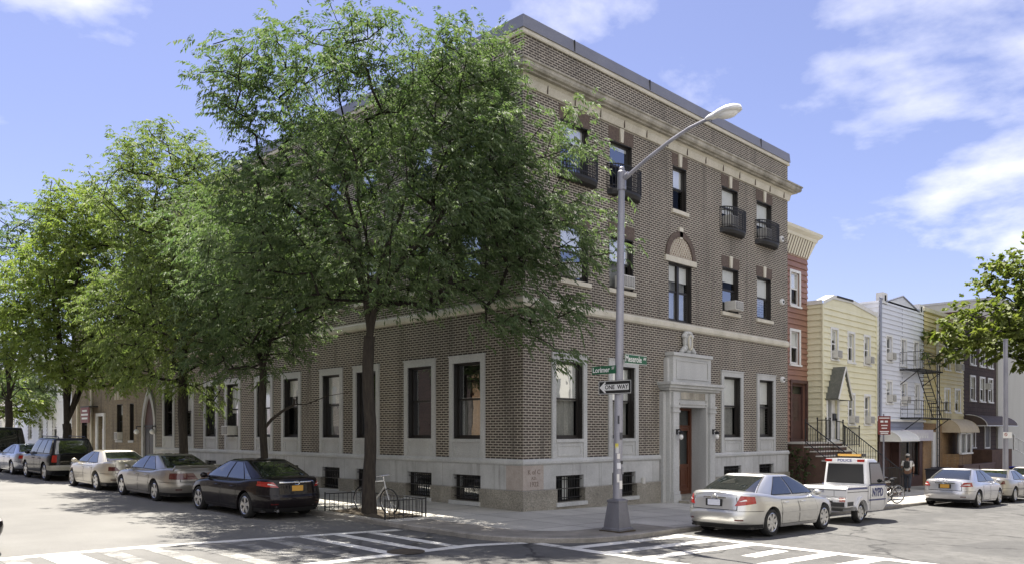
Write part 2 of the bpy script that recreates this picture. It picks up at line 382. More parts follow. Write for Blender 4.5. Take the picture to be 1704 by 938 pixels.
a, e = math.radians(SUN_AZ), math.radians(SUN_EL)
sd = Vector((math.sin(a)*math.cos(e), math.cos(a)*math.cos(e), math.sin(e)))
so.rotation_euler = sd.to_track_quat('Z', 'Y').to_euler(); so.location = (20,40,60)
vs = scene.view_settings; vs.view_transform = 'Standard'; vs.look = 'None'; vs.gamma = 1; vs.exposure = 1.78; vs.use_curve_mapping = False
scene.cycles.max_bounces = 8; scene.cycles.transparent_max_bounces = 12; scene.cycles.use_denoising = True
scene.cycles.caustics_reflective = False; scene.cycles.caustics_refractive = False

# ------------------------------------------------------------------ ground
xs = [-500,-30,0,90,500]; ys = [-500,-30,0,60,500]
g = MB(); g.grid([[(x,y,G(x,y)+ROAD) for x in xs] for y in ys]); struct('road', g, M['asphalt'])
CBX, CBY = -4.55, -5.1
def corner_path(off, r=2.6, n=12):
    cx, cy = CBX+r, CBY+r; pts = [(88, CBY+off), (0, CBY+off)]
    for k in range(n+1):
        t = PI*1.5 - (PI/2)*k/n; rr = r - off
        pts.append((cx + rr*math.cos(t), cy + rr*math.sin(t)))
    return pts + [(CBX+off, 0), (CBX+off, 60), (CBX+off, 100)]
gx = lambda pts: [(x,y,G(x,y)) for x,y in pts]
sw = MB(); pth = corner_path(.17)
arc = [p for p in pth if p[0] <= 0 and p[1] <= 0]
sw.disc(gx(arc + [(0,0)]))
sw.disc(gx([(0,CBY+.17),(88,CBY+.17),(88,0),(0,0)])); sw.disc(gx([(0,0),(88,0),(88,40),(0,40)]))
sw.disc(gx([(CBX+.17,0),(0,0),(0,60),(CBX+.17,60)])); sw.disc(gx([(CBX+.17,60),(0,60),(0,100),(CBX+.17,100)])); sw.disc(gx([(0,40),(88,40),(88,60),(0,60)]))
struct('pavement', sw, M['pave'])
pp = MB(); o0, o1 = corner_path(.175), corner_path(1.25)
o0 = o0[1:-2]; o1 = o1[1:-2]; rw = [[(a_[0],a_[1],G(*a_)+.004),(b_[0],b_[1],G(*b_)+.004)] for a_,b_ in zip(o0,o1)]
pp.grid(rw); struct('pavement_strip', pp, M['pave_dark'])
kb = MB(); rows = []
for (xo,yo),(xi,yi) in zip(corner_path(0), corner_path(.17)):
    rows.append([(xo,yo,G(xo,yo)-.3),(xo,yo,G(xo,yo)-.015),(xo*.9+xi*.1,yo*.9+yi*.1,G(xo,yo)+.004),(xi,yi,G(xi,yi)+.006),(xi,yi,G(xi,yi)-.3)])
kb.grid(rows); struct('kerb', kb, M['curb'])
def flat(pts, h=.004): return [(x,y,G(x,y)+ROAD+h) for x,y in pts]
def marking(name, quads, mat, h=.004):
    m = MB()
    for q in quads: m.disc(flat(q, h))
    return struct(name, m, mat)
def rect(x0,x1,y0,y1): return [(x0,y0),(x1,y0),(x1,y1),(x0,y1)]
def far(x): return min(.15, -.62 + (-5.0-x)*.15)
def near(x): return -3.62 if x < -5.2 else -3.62-(x+5.2)*.36
for fn, xr in ((far,-4.75),(near,-4.1)):
    pts = [xr,-5.2,-7,-10,-15.5] if fn is near else [xr,-7,-10.1,-15.5]
    marking('crosswalk_line', [[(p,fn(p)-.14),(q,fn(q)-.14),(q,fn(q)+.14),(p,fn(p)+.14)] for p,q in zip(pts,pts[1:])], M['paint'])
for i in range(12):
    x = -5.55 - .76*i; wd = .13 if i < 3 else .17
    if i == 8: wd = .3
    marking('crosswalk_bar', [[(x-wd,near(x)+.14),(x+wd,near(x)+.14),(x+wd,far(x)-.14),(x-wd,far(x)-.14)]], M['paint'] if i < 3 or i == 8 else M['paint_old'])
for x0, x1 in ((-4.1,-3.82), (-.6,-.32)):
    y1 = -5.25 if x0 > -2 else near(x1)-.14
    marking('crosswalk_line', [[(x0,-16),(x1,-16),(x1+(.0 if x0>-2 else 0),y1),(x0,y1)]], M['paint'])
for i in range(9):
    y = -5.35 - .86*i
    q = [(-3.82,y+.18-.15),(-.6,y-.15-.12),(-.6,y+.15-.12),(-3.82,y+.18+.15)]
    if i == 3: q = [(-2.2,y-.1-.15),(-.9,y-.12-.15),(-.9,y-.12+.15),(-2.2,y-.1+.15)]
    marking('crosswalk_bar', [q], M['paint'])
for x in (26,27.6,29.2): marking('lane_marking', [rect(x, x+.8, -10.2, -10.05)], M['paint_old'])
mh = MB(); cx, cy = -6.75,-3.5
mh.disc([(cx+.36*math.cos(t*PI/12), cy+.36*math.sin(t*PI/12), G(cx,cy)+ROAD+.012) for t in range(24)])
mo = mk('manhole_cover', mh, M['soil']); tag(mo, 'round dark manhole cover in the road between the two crosswalks', 'manhole cover')
# ------------------------------------------------------------------ brick corner building
def PR(u,z,d): return (u,-d,z)
def PL(u,z,d): return (-d,u,z)
def wall(mb, P, u0, u1, z0, z1, holes, d=0.0, rev=.25, board=0, lip=.05):
    us = sorted({u0,u1,*[min(max(h[k],u0),u1) for h in holes for k in (0,1)]})
    zs = {z0,z1,*[min(max(h[k],z0),z1) for h in holes for k in (2,3)]}
    if board:
        z = z0
        while z < z1: zs.add(round(z,4)); z += board
    zs = sorted(zs)
    for i in range(len(us)-1):
        for j in range(len(zs)-1):
            a,b,c,e = us[i],us[i+1],zs[j],zs[j+1]
            if b-a < 1e-4 or e-c < 1e-4: continue
            m = ((a+b)/2,(c+e)/2)
            if any(h[0]<m[0]<h[1] and h[2]<m[1]<h[3] for h in holes): continue
            if board:
                k = math.floor((c-z0)/board+1e-3); zb = z0+k*board
                o1 = d+lip*(1-(c-zb)/board); o2 = d+lip*(1-(e-zb)/board)
                mb.quad(P(a,c,o1),P(b,c,o1),P(b,e,o2),P(a,e,o2))
                if abs(c-zb) < 1e-3: mb.quad(P(a,c,d),P(b,c,d),P(b,c,o1),P(a,c,o1))
            else: mb.quad(P(a,c,d),P(b,c,d),P(b,e,d),P(a,e,d))
    for a,b,c,e in holes:
        c2, e2, a2, b2 = max(c,z0), min(e,z1), max(a,u0), min(b,u1)
        if e2 <= c2 or b2 <= a2: continue
        q = d-rev
        if a >= u0: mb.quad(P(a,c2,d),P(a,e2,d),P(a,e2,q),P(a,c2,q))
        if b <= u1: mb.quad(P(b,c2,d),P(b,e2,d),P(b,e2,q),P(b,c2,q))
        if c > z0: mb.quad(P(a2,c,d),P(b2,c,d),P(b2,c,q),P(a2,c,q))
        if e < z1: mb.quad(P(a2,e,d),P(b2,e,d),P(b2,e,q),P(a2,e,q))
    return mb
def ring(mb, P, u0,u1,z0,z1, w, d0, d1):
    mb.fbox(P,u0,u0+w,z0,z1,d0,d1); mb.fbox(P,u1-w,u1,z0,z1,d0,d1)
    mb.fbox(P,u0+w,u1-w,z0,z0+w,d0,d1); mb.fbox(P,u0+w,u1-w,z1-w,z1,d0,d1); return mb
def sash_window(par, P, u0,u1,z0,z1, rec=.1, fw=.06, frame='frame', blind=None, sill=None, sillmat='stone', mid=True, split=False, name='window', lining=True, curtain=None, bm='blind'):
    f = MB(); ring(f,P,u0+.002,u1-.002,z0+.002,z1-.002,fw,-rec-.07,-rec+.0)
    if lining: ring(f,P,u0+.003,u1-.003,z0+.003,z1-.003,.025,-rec,-.012)
    zm = z0+(z1-z0)*.52
    if mid: f.fbox(P,u0+fw,u1-fw,zm-.03,zm+.03,-rec-.06,-rec-.01)
    if split: uc=(u0+u1)/2; f.fbox(P,uc-.06,uc+.06,z0+fw,z1-fw,-rec-.065,-rec+.02)
    f.fbox(P,u0+fw,u1-fw,z0+fw,z0+fw+.04,-rec-.058,-rec-.012)
    w_ = mk(name,f,M[frame],par)
    p = MB(); p.quad(P(u0+fw,z0+fw,-rec-.05),P(u1-fw,z0+fw,-rec-.05),P(u1-fw,zm,-rec-.05),P(u0+fw,zm,-rec-.05))
    p.quad(P(u0+fw,zm,-rec-.035),P(u1-fw,zm,-rec-.035),P(u1-fw,z1-fw,-rec-.035),P(u0+fw,z1-fw,-rec-.035))
    mk('pane',p,M['glass'],w_)
    if blind:
        zb = z1-(z1-z0)*blind; b = MB(); b.fbox(P,u0+fw*.6,u1-fw*.6,zb,z1-fw*.5,-rec-.085,-rec-.078); mk('blind',b,M[bm],w_)
    if curtain:
        c = MB(); rows=[]
        for k in range(25):
            t=k/24; u=u0+fw*.6+(u1-u0-fw*1.2)*t; dd=-rec-.2-.03*math.sin(t*30)
            rows.append([P(u,z0+.05,dd),P(u,z0+(z1-z0)*curtain,dd)])
        c.grid(rows); mk('curtain',c,M['curtain'],w_,smooth=True)
    if sill:
        s = MB(); s.fbox(P,u0-.08,u1+.08,z0-sill,z0-.002,-.1,.07); mk('sill',s,M[sillmat],w_)
    return w_
def ac_unit(P, u, z, label, w=.5, h=.36, out=.3, group='window air conditioners'):
    o = P(u,z,0); t = thing('air_conditioner', label, 'air conditioner', o, 0, group)
    b = MB(); b.fbox(P,u-w/2,u+w/2,z,z+h,-.15,out); mk('casing',b,M['ac'],t,bevel=.012)
    g = MB(); g.fbox(P,u-w*.42,u+w*.42,z+h*.12,z+h*.88,out+.002,out+.008)
    mk('grille',g,M['acgrille'],t)
    f = MB()
    for k in range(1,9): zz_=z+h*.12+h*.76*k/9; f.fbox(P,u-w*.42,u+w*.42,zz_-.008,zz_+.006,out+.009,out+.016)
    for k in (-.21,0,.21): f.fbox(P,u+w*k-.008,u+w*k+.008,z+h*.12,z+h*.88,out+.017,out+.022)
    mk('fins',f,M['ac'],t); return t

bb = thing('brick_building','three storey dark brick corner building with limestone base and cornice','building',(0,0,0))
XR, YL = 15.82, 25.9
gw_r = [(1.15,2.72),(3.78,5.32),(10.48,12.08),(13.17,14.68)]
gw_l = [(1.53,3.1),(3.78,5.35),(6.74,8.27),(8.95,10.45),(11.8,13.26),(13.96,15.46),(16.72,18.18),(18.86,20.3),(21.4,22.8),(23.6,25.0)]
GZ0, GZ1 = 2.0, 4.27
hole_r, hole_l = [], []
for (hl, gl) in ((hole_r,gw_r),(hole_l,gw_l)):
    for a_,b_ in gl:
        hl.append((a_+.17,b_-.17,GZ0,GZ1)); hl.append((a_+.17,b_-.15,.16,.93))
DOOR = (7.12,9.18,-.4,3.15)
hole_r.append(DOOR)
up2_r = [(1.55,2.83),(3.85,5.1),(10.6,11.79),(13.22,14.4)]; ARCH = (7.1,8.53,6.0,8.0)
up3_r = [(1.55,2.83),(3.87,5.03),(7.35,8.2),(10.56,11.75),(13.19,14.43)]
hole_r += [(a_,b_,6.68,8.34) for a_,b_ in up2_r] + [ARCH] + [(a_,b_,9.82,11.33) for a_,b_ in up3_r]
up_l = [((a_+b_)/2-.6,(a_+b_)/2+.6) for a_,b_ in gw_l]
hole_l += [(a_,b_,6.68,8.34) for a_,b_ in up_l] + [(a_,b_,9.82,11.33) for a_,b_ in up_l]
m = MB(); wall(m,PR,0,XR,1.3,13.3,hole_r); wall(m,PL,0,YL,1.3,13.3,hole_l)
m.quad((XR,0,-1),(XR,YL,-1),(XR,YL,13.3),(XR,0,13.3)); m.quad((0,YL,-1),(XR,YL,-1),(XR,YL,13.3),(0,YL,13.3))
mk('wall',m,M['brick'],bb)
r_ = MB(); r_.quad((.02,.02,12.9),(XR-.02,.02,12.9),(XR-.02,YL-.02,12.9),(.02,YL-.02,12.9)); mk('roof',r_,M['roof'],bb)
co_ = MB(); co_.box(1.6,XR-.3,1.6,YL-.3,-.9,12.6)
for z_ in (5.6,9.4): co_.box(.3,1.59,1.6,YL-.3,z_-.1,z_); co_.box(.3,XR-.3,.3,1.59,z_-.1,z_)
mk('interior_wall',co_,M['dark'],bb)
# granite base, limestone course, water table
m = MB(); wall(m,PR,-.1,6.5,-1.0,.55,hole_r,.1,.3); wall(m,PR,9.8,XR,-1.2,.55,hole_r,.1,.3); wall(m,PL,-.1,YL,-1.0,.55,hole_l,.1,.3)
m.quad((-.1,-.1,.55),(6.5,-.1,.55),(6.5,0,.55),(0,0,.55)); m.quad((9.8,-.1,.55),(XR,-.1,.55),(XR,0,.55),(9.8,0,.55)); m.quad((-.1,-.1,.55),(0,0,.55),(0,YL,.55),(-.1,YL,.55))
m.quad((6.5,-.1,-1),(6.5,0,-1),(6.5,0,.55),(6.5,-.1,.55)); m.quad((9.8,-.1,-1),(9.8,0,-1),(9.8,0,.55),(9.8,-.1,.55)); m.quad((XR,-.1,-1.2),(XR,0,-1.2),(XR,0,.55),(XR,-.1,.55))
mk('granite_base',m,M['granite'],bb)
m = MB(); wall(m,PR,-.04,6.5,.55,1.3,hole_r,.04,.25); wall(m,PR,9.8,XR,.55,1.3,hole_r,.04,.25); wall(m,PL,-.04,YL,.55,1.3,hole_l,.04,.25)
m.quad((XR,-.04,.55),(XR,0,.55),(XR,0,1.3),(XR,-.04,1.3))
mk('limestone_course',m,M['stone_block'],bb)
WT = [(-.05,1.27),(.06,1.27),(.09,1.31),(.09,1.37),(.045,1.44),(-.05,1.44)]
for path in ([(XR,0),(9.72,0)],[(6.58,0),(0,0),(0,YL)]):
    m = MB(); m.sweep([(x,y) for x,y in path][::-1] , [(-d,z) for d,z in WT] if False else WT); 
    mk('water_table',m,M['stone'],bb)
SC = [(-.05,5.72),(.05,5.72),(.09,5.78),(.09,5.9),(.03,5.97),(-.05,5.97)]
full = [(0,YL),(0,0),(XR,0)]
m = MB(); m.sweep(full,SC); mk('string_course',m,M['stone_light'],bb)
# frieze, cornice, parapet band, coping
wrap = [(0,YL),(0,0),(XR,0),(XR,6)]
m = MB(); m.sweep(wrap,[(-.05,11.80),(.05,11.80),(.07,11.86),(.10,12.02),(.16,12.10),(-.05,12.10)]); mk('frieze',m,M['stone_light'],bb)
m = MB()
for i in range(13): m.fbox(PR,.9+i*1.2,.912+i*1.2,11.805,12.09,.08,.118)
mk('frieze_joint',m,M['carved'],bb)['kind']='stuff'
m = MB(); m.sweep(wrap,[(-.05,12.10),(.28,12.10),(.30,12.14),(.38,12.16),(.42,12.22),(.42,12.31),(.46,12.33),(.46,12.38),(.2,12.45),(-.05,12.45)]); mk('cornice',m,M['stone_dirty'],bb)
m = MB(); m.sweep(wrap,[(-.05,13.26),(.05,13.26),(.07,13.30),(.05,13.40),(-.05,13.40)]); mk('parapet_band',m,M['stone_light'],bb)
m = MB(); m.sweep(wrap,[(-.3,13.40),(.09,13.40),(.06,13.76),(-.02,13.78),(-.3,13.7)]); mk('coping',m,M['coping'],bb)
m = MB()
for u in (2.1,5.9,9.7,13.4): m.fbox(PR,u-.012,u+.012,13.42,13.755,.06,.098)
mk('coping_seam',m,M['dark'],bb)['kind']='stuff'
# corner stone
m = MB(); m.fbox(PR,-.055,.78,.57,1.26,.03,.055); m.box(-.055,-.03,-.03,.62,.57,1.26); mk('cornerstone',m,M['stone_red'],bb)
for tx,zz_,sz in (('K & C',1.1,.17),('F&AM',.92,.12),('1922',.75,.17)):
    pass
for tx,zz_,sz in (('K of C',1.07,.19),('A.D.',.9,.11),('1922',.73,.19)):
    mk('lettering',text_mb(tx,sz,(.38,-.0575,zz_),(1,0,0),(0,0,1),ext=.0015,bold=.002),M['carving'],bb,fix=False)
# ground floor windows with stone surround and panel
def ground_window(P,a_,b_,blind,curtain=None,bm='blind'):
    w_ = sash_window(bb,P,a_+.17,b_-.17,GZ0,GZ1,rec=.14,fw=.07,blind=blind,curtain=curtain,bm=bm)
    s = MB()
    s.fbox(P,a_,a_+.17,1.44,4.45,-.02,.055); s.fbox(P,b_-.17,b_,1.44,4.45,-.02,.055); s.fbox(P,a_+.17,b_-.17,4.27,4.45,-.02,.055)
    s.fbox(P,a_-.02,b_+.02,4.452,4.5,-.02,.08)
    s.fbox(P,a_+.172,b_-.172,1.44,1.9,-.02,.03); s.fbox(P,a_+.172,b_-.172,1.902,1.998,-.18,.075)
    ring(s,P,a_+.26,b_-.26,1.5,1.84,.05,.028,.05)
    mk('surround',s,M['stone'],w_); return w_
bl = [.5,.5,.5,.42]
for (a_,b_),k in zip(gw_r,bl): ground_window(PR,a_,b_,k,.9)
for i,(a_,b_) in enumerate(gw_l): ground_window(PL,a_,b_,[.0,.0,.0,.45,.3,.5,.55,0,.5,0][i] or None,.55 if i in (0,3,5,8) else None)
def basement(P,a_,b_):
    z0,z1=.16,.93; f=MB(); ring(f,P,a_+.002,b_-.002,z0+.002,z1-.002,.05,-.2,-.12); w_=mk('basement_window',f,M['frame'],bb)
    p=MB(); p.quad(P(a_+.05,z0+.05,-.17),P(b_-.05,z0+.05,-.17),P(b_-.05,z1-.05,-.17),P(a_+.05,z1-.05,-.17)); mk('pane',p,M['glass'],w_)
    g=MB(); n=int((b_-a_)/.11)
    for k in range(1,n): u=a_+(b_-a_)*k/n; g.fbox(P,u-.009,u+.009,z0+.01,z1-.01,-.05,-.032)
    for z_ in (z0+.12,(z0+z1)/2,z1-.12): g.fbox(P,a_+.01,b_-.01,z_-.012,z_+.012,-.032,-.022)
    mk('grille',g,M['iron'],w_)
    s=MB(); s.fbox(P,a_-.06,b_+.06,.04,.155,-.1,.15); mk('sill',s,M['stone'],w_); return w_
for a_,b_ in gw_r: 
    w_=basement(PR,a_+.17,b_-.15)
    if a_<2: c=MB(); c.fbox(PR,a_+.75,a_+1.0,.2,.9,-.25,-.24); mk('curtain',c,M['blind'],w_)
for a_,b_ in gw_l: basement(PL,a_+.17,b_-.15)
# upper windows
def keystone(P,u,z0,z1,w=.17):
    k=MB(); k.add([P(u-w*.4,z0,.05),P(u+w*.4,z0,.05),P(u+w*.6,z1,.05),P(u-w*.6,z1,.05),P(u-w*.4,z0,-.02),P(u+w*.4,z0,-.02),P(u+w*.6,z1,-.02),P(u-w*.6,z1,-.02)],
                  [(0,1,2,3),(0,4,5,1),(1,5,6,2),(2,6,7,3),(3,7,4,0)]); mk('keystone',k,M['stone_light'],bb)
def upper(P,a_,b_,z0,z1,sill=True,blind=None,curtain=None,key=True,bm='blind'):
    sash_window(bb,P,a_,b_,z0,z1,rec=.12,fw=.07,blind=blind,sill=.13 if sill else None,sillmat='stone_light',curtain=curtain,bm=bm)
    h=MB(); h.fbox(P,a_-.06,(a_+b_)/2-.1,z1+.002,z1+.42,-.02,.008); h.fbox(P,(a_+b_)/2+.1,b_+.06,z1+.002,z1+.42,-.02,.008); mk('lintel',h,M['brick_plain'],bb)
    if key: keystone(P,(a_+b_)/2,z1+.003,z1+.44)
for i,(a_,b_) in enumerate(up2_r): upper(PR,a_,b_,6.68,8.34,blind=[.45,.5,.3,.5][i],curtain=[None,.9,None,None][i])
for i,(a_,b_) in enumerate(up3_r): upper(PR,a_,b_,9.82,11.33,sill=(i==2),blind=[.5,.12,.5,.62,.6][i],curtain=[None,None,None,.35,.35][i])
for i,(a_,b_) in enumerate(up_l):
    upper(PL,a_,b_,6.68,8.34,blind=[.4,None,.5][i%3]); upper(PL,a_,b_,9.82,11.33,blind=[None,.5,.3][i%3])
# arched window over the door
sash_window(bb,PR,*ARCH,rec=.12,fw=.07,split=True,blind=.3,curtain=.9)
m=MB(); m.fbox(PR,6.86,8.77,8.0,8.19,-.02,.06); mk('lintel',m,M['stone_light'],bb)
uc,zc_,ra=7.815,8.19,.72
m=MB(); m.disc([PR(uc+ra*math.cos(t*PI/24),zc_+ra*math.sin(t*PI/24),.006) for t in range(25)]); mk('tympanum',m,M['brick_lattice'],bb)
m=MB(); rows=[]
for t in range(25):
    c_,s_=math.cos(t*PI/24),math.sin(t*PI/24)
    rows.append([PR(uc+ra*c_,zc_+ra*s_,.004),PR(uc+ra*c_,zc_+ra*s_,.05),PR(uc+(ra+.2)*c_,zc_+(ra+.2)*s_,.05),PR(uc+(ra+.2)*c_,zc_+(ra+.2)*s_,0)])
m.grid(rows); mk('arch',m,M['brick_plain'],bb)
keystone(PR,uc,zc_+ra-.06,zc_+ra+.34,.2)
m=MB()
for k in range(-9,10):
    for s_ in (-1,1):
        pts=[]
        for j in range(41):
            t=-1.1+2.2*j/40; u=k*.15+s_*t*.75; z_=t
            if 0.02<z_<ra and u*u+z_*z_<(ra-.02)**2: pts.append((u,z_))
        if len(pts)>1:
            (a1,b1),(a2,b2)=pts[0],pts[-1]; m.tube([PR(uc+a1,zc_+b1,.012),PR(uc+a2,zc_+b2,.012)],.012,4)
mk('lattice',m,M['stone_light'],bb)
# balconies
def balcony(a_,b_,z0=9.74,h=.76,out=.36):
    u0,u1=a_-.14,b_+.32; n=22; pl=[]
    for k in range(n+1):
        t=k/n; u=u0+(u1-u0)*t; pl.append((u, out*(1-abs(2*t-1)**3.2)**.6))
    f=MB(); f.add([PR(u,z0,d) for u,d in pl]+[PR(u,z0-.07,d*.97) for u,d in pl]+[PR(u0+.06,z0-.2,.0)]+[PR(u,z0-.16,max(0,d*.8)) for u,d in pl],
                  [tuple(range(n+1))]+[(k,k+1,n+2+k,n+1+k) for k in range(n)]+[(n+1+k,n+2+k,2*n+4+k,2*n+3+k) for k in range(n)]+[tuple(range(2*n+3,3*n+4))])
    bo=mk('balcony',f,M['iron'],bb)
    r=MB(); r.tube([PR(u,z0+h,d) for u,d in pl],.022,6); r.tube([PR(u,z0+.1,d) for u,d in pl],.015,6); r.tube([PR(u,z0+h-.12,d) for u,d in pl],.012,6)
    for k in range(n+1): u,d=pl[k]; r.tube([PR(u,z0,d),PR(u,z0+h,d)],.014,5)
    mk('railing',r,M['iron'],bo)
for i in (0,1,3,4): balcony(*up3_r[i])
# entrance portal
pt=MB()
for s_,a_,b_ in ((-1,6.72,7.3),(1,9.0,9.58)):
    pt.fbox(PR,a_,b_,-.6,3.3,-.02,.30)
    q0,q1=(a_+.1,b_-.14) if s_<0 else (a_+.14,b_-.1)
    pt.fbox(PR,q0,q1,.22,2.86,.302,.38); pt.fbox(PR,q0-.05,q1+.05,2.862,2.94,.302,.41); pt.fbox(PR,q0-.02,q1+.02,2.942,3.02,.302,.39); pt.fbox(PR,q0-.06,q1+.06,3.022,3.1,.302,.42); pt.fbox(PR,q0,q1,3.102,3.56,.302,.38)
    pt.fbox(PR,q0-.05,q1+.05,-.6,.1,.302,.44); pt.fbox(PR,q0-.03,q1+.03,.102,.218,.302,.41)
pt.fbox(PR,6.55,6.718,-.6,3.56,-.02,.16); pt.fbox(PR,9.582,9.75,-.6,3.56,-.02,.16)
pt.fbox(PR,6.72,9.58,3.302,3.6,-.02,.30); pt.fbox(PR,7.302,8.998,3.05,3.3,-.02,.28); pt.fbox(PR,7.302,8.998,3.14,3.2,.282,.32)
pt.fbox(PR,6.55,9.75,3.602,3.68,-.02,.40); pt.fbox(PR,6.48,9.82,3.682,3.78,-.02,.48); pt.fbox(PR,6.42,9.88,3.782,3.88,-.02,.55)
pt.fbox(PR,6.92,9.32,3.882,4.78,-.02,.30); pt.fbox(PR,6.8,6.918,3.882,4.7,-.02,.16); pt.fbox(PR,9.322,9.44,3.882,4.7,-.02,.16)
pt.fbox(PR,6.88,9.36,4.782,4.9,-.02,.36); ring(pt,PR,7.1,9.14,4.0,4.68,.07,.298,.325)
po=mk('portal',pt,M['stone'],bb,bevel=.008)
rv=MB(); rv.fbox(PR,7.1,7.298,-.5,3.05,-1.0,-.02); rv.fbox(PR,9.002,9.2,-.5,3.05,-1.0,-.02); rv.fbox(PR,7.3,9.0,3.052,3.2,-1.0,-.02); mk('reveal',rv,M['stone'],po)
# frieze with raised, worn letters (not legible)
fr=MB(); fr.fbox(PR,7.38,8.92,3.32,3.55,.302,.312)
mk('frieze_panel',fr,M['stone_dirty'],po)
# cartouche
ct=MB(); uC=8.12
def blob(u,z,ru,rz,rd): ct.ball(PR(uC+(u-uC)*.72,z,.10),(ru*.75,rd*.8,rz),12,8)
blob(uC,5.30,.2,.3,.16)
for s_ in (-1,1):
    blob(uC+s_*.3,5.52,.13,.1,.13); blob(uC+s_*.2,5.62,.12,.08,.12); blob(uC+s_*.29,5.36,.06,.2,.1); blob(uC+s_*.36,5.05,.14,.1,.14); blob(uC+s_*.52,4.98,.12,.08,.12); blob(uC+s_*.25,5.12,.1,.1,.14)
blob(uC,5.64,.14,.07,.15); blob(uC,4.99,.14,.09,.15)
mk('cartouche',ct,M['stone'],po,smooth=True)
rg=MB(); rg.tube([PR(uC+.12*math.cos(t*PI/10),5.30+.24*math.sin(t*PI/10),.215) for t in range(21)],.03,6); mk('cartouche_rim',rg,M['stone_light'],po,smooth=True)
st=MB(); st.fbox(PR,7.3,9.0,-.6,.0,-1.0,.2); st.fbox(PR,7.05,9.25,-.6,-.12,.44,.7) if False else None
mk('doorstep',st,M['granite'],po)
st=MB(); st.fbox(PR,7.02,9.28,-.6,-.1,.46,.85); mk('step',st,M['granite'],po)
# double door
d_=MB(); ring(d_,PR,7.302,8.998,0.004,3.048,.09,-.40,-.30); d_.fbox(PR,7.39,8.91,2.36,2.44,-.39,-.32); do_=mk('door',d_,M['door'],bb)
tg=MB(); tg.quad(PR(7.39,2.44,-.36),PR(8.91,2.44,-.36),PR(8.91,2.96,-.36),PR(7.39,2.96,-.36)); mk('transom',tg,M['glass'],do_)
for a_,b_ in ((7.395,8.145),(8.155,8.905)):
    l=MB(); ring(l,PR,a_,b_,.1,2.355,.11,-.38,-.32); l.fbox(PR,a_+.11,b_-.11,.21,.95,-.37,-.345); l.fbox(PR,a_+.11,b_-.11,.952,1.06,-.38,-.32); ring(l,PR,a_+.18,b_-.18,.3,.86,.03,-.344,-.33)
    mk('leaf',l,M['door'],do_)
    g=MB(); g.quad(PR(a_+.11,1.06,-.36),PR(b_-.11,1.06,-.36),PR(b_-.11,2.245,-.36),PR(a_+.11,2.245,-.36)); mk('pane',g,M['glass'],do_)
h_=MB(); h_.tube([PR(8.08,1.0,-.30),PR(8.08,1.25,-.30)],.015); h_.tube([PR(8.22,1.0,-.30),PR(8.22,1.25,-.30)],.015); mk('handle',h_,M['chrome'],do_)
for u in (7.02,9.3):
    l=MB(); l.fbox(PR,u-.05,u+.05,2.12,2.3,.381,.41); l.tube([PR(u,2.24,.4),PR(u,2.3,.48),PR(u,2.27,.55)],.018,6); l.lathe([(.0,.12),(.09,.06),(.075,.03),(.075,.0)],12,PR(u,2.13,.55))
    lo=mk('lantern',l,M['iron'],bb)
    g=MB(); g.ball(PR(u,2.04,.55),(.075,.075,.1)); mk('globe',g,M['globe'],lo,smooth=True)
for u,z_ in ((15.2,10.1),(15.25,7.55),(15.3,4.35)):
    l=MB(); l.lathe([(.0,-.1),(.11,-.1),(.13,-.06),(.13,.0)],16,PR(u,z_,0),'y'); lo=mk('alarm_bell',l,M['white'],bb,smooth=True)
    c=MB(); c.lathe([(0,-.125),(.05,-.12),(.05,-.1)],12,PR(u,z_,0),'y'); mk('cap',c,M['iron'],lo)
m=MB(); m.fbox(PR,5.45,5.62,.5,.72,.041,.12); mk('meter_box',m,M['ac'],bb,bevel=.02)
# air conditioners of the building
ac_unit(PR,1.95,6.75,'air conditioner in the upper window half hidden by the big tree',.62,.4,.22)
ac_unit(PR,4.62,6.76,'air conditioner in the upper window behind the street lamp pole',.62,.38,.2)
ac_unit(PR,11.3,6.76,'beige air conditioner right of the arched window, with white side curtain',.6,.34,.32)
ac_unit(PR,11.15,9.86,'air conditioner behind the third balcony from the building corner',.56,.42,.2)
ac_unit(PR,13.85,9.86,'air conditioner behind the balcony nearest the red house',.5,.42,.2)
ac_unit(PL,17.45,2.07,'white air conditioner in the ground floor window above the dark sedan',.62,.4,.4)
# ------------------------------------------------------------------ neighbouring houses
def siding(name, c1, c2, rough=.5):
    return mottled(name, c1, c2, 1.2, rough, 60, .02, streak=True)
M['red_siding'] = siding('red_siding', (.24,.125,.085), (.31,.165,.115))
M['yellow_siding'] = siding('yellow_siding', (.70,.66,.45), (.78,.745,.54))
M['blue_siding'] = siding('pale_blue_siding', (.64,.66,.72), (.72,.74,.80))
M['blue_dark'] = siding('grey_blue_siding', (.22,.24,.32), (.28,.30,.38))
M['yellow2_siding'] = siding('mustard_siding', (.56,.47,.2), (.64,.55,.26))
M['cream'] = siding('cream_trim', (.66,.62,.48), (.74,.70,.58))
M['stucco'] = mottled('pale_stucco', (.44,.43,.38), (.52,.51,.46), .5, .9, 30, .1, streak=True)
M['brown_shingle'] = brickmat('brown_shingle', (.042,.024,.019), (.06,.036,.029), (.012,.008,.007), bw=.5, rh=.27, ms=.018)
M['step'] = mottled('brownstone_step', (.07,.04,.03), (.12,.07,.05), 3, .85, 40, .1)
M['tread'] = mottled('step_tread', (.42,.4,.36), (.55,.53,.48), 3, .85, 40, .1)
M['awning_tan'] = mottled('tan_awning', (.5,.42,.3), (.58,.5,.38), 3, .8, 50, .05)
M['awning_dark'] = mottled('dark_awning', (.07,.05,.045), (.1,.075,.065), 3, .7, 50, .05)
M['shingle_grey'] = mottled('grey_roof_shingle', (.10,.105,.09), (.16,.16,.14), 6, .9, 40, .3)
M['sign_grey'] = mottled('pale_shop_sign', (.5,.48,.55), (.62,.6,.66), 2, .5, 40, .02)
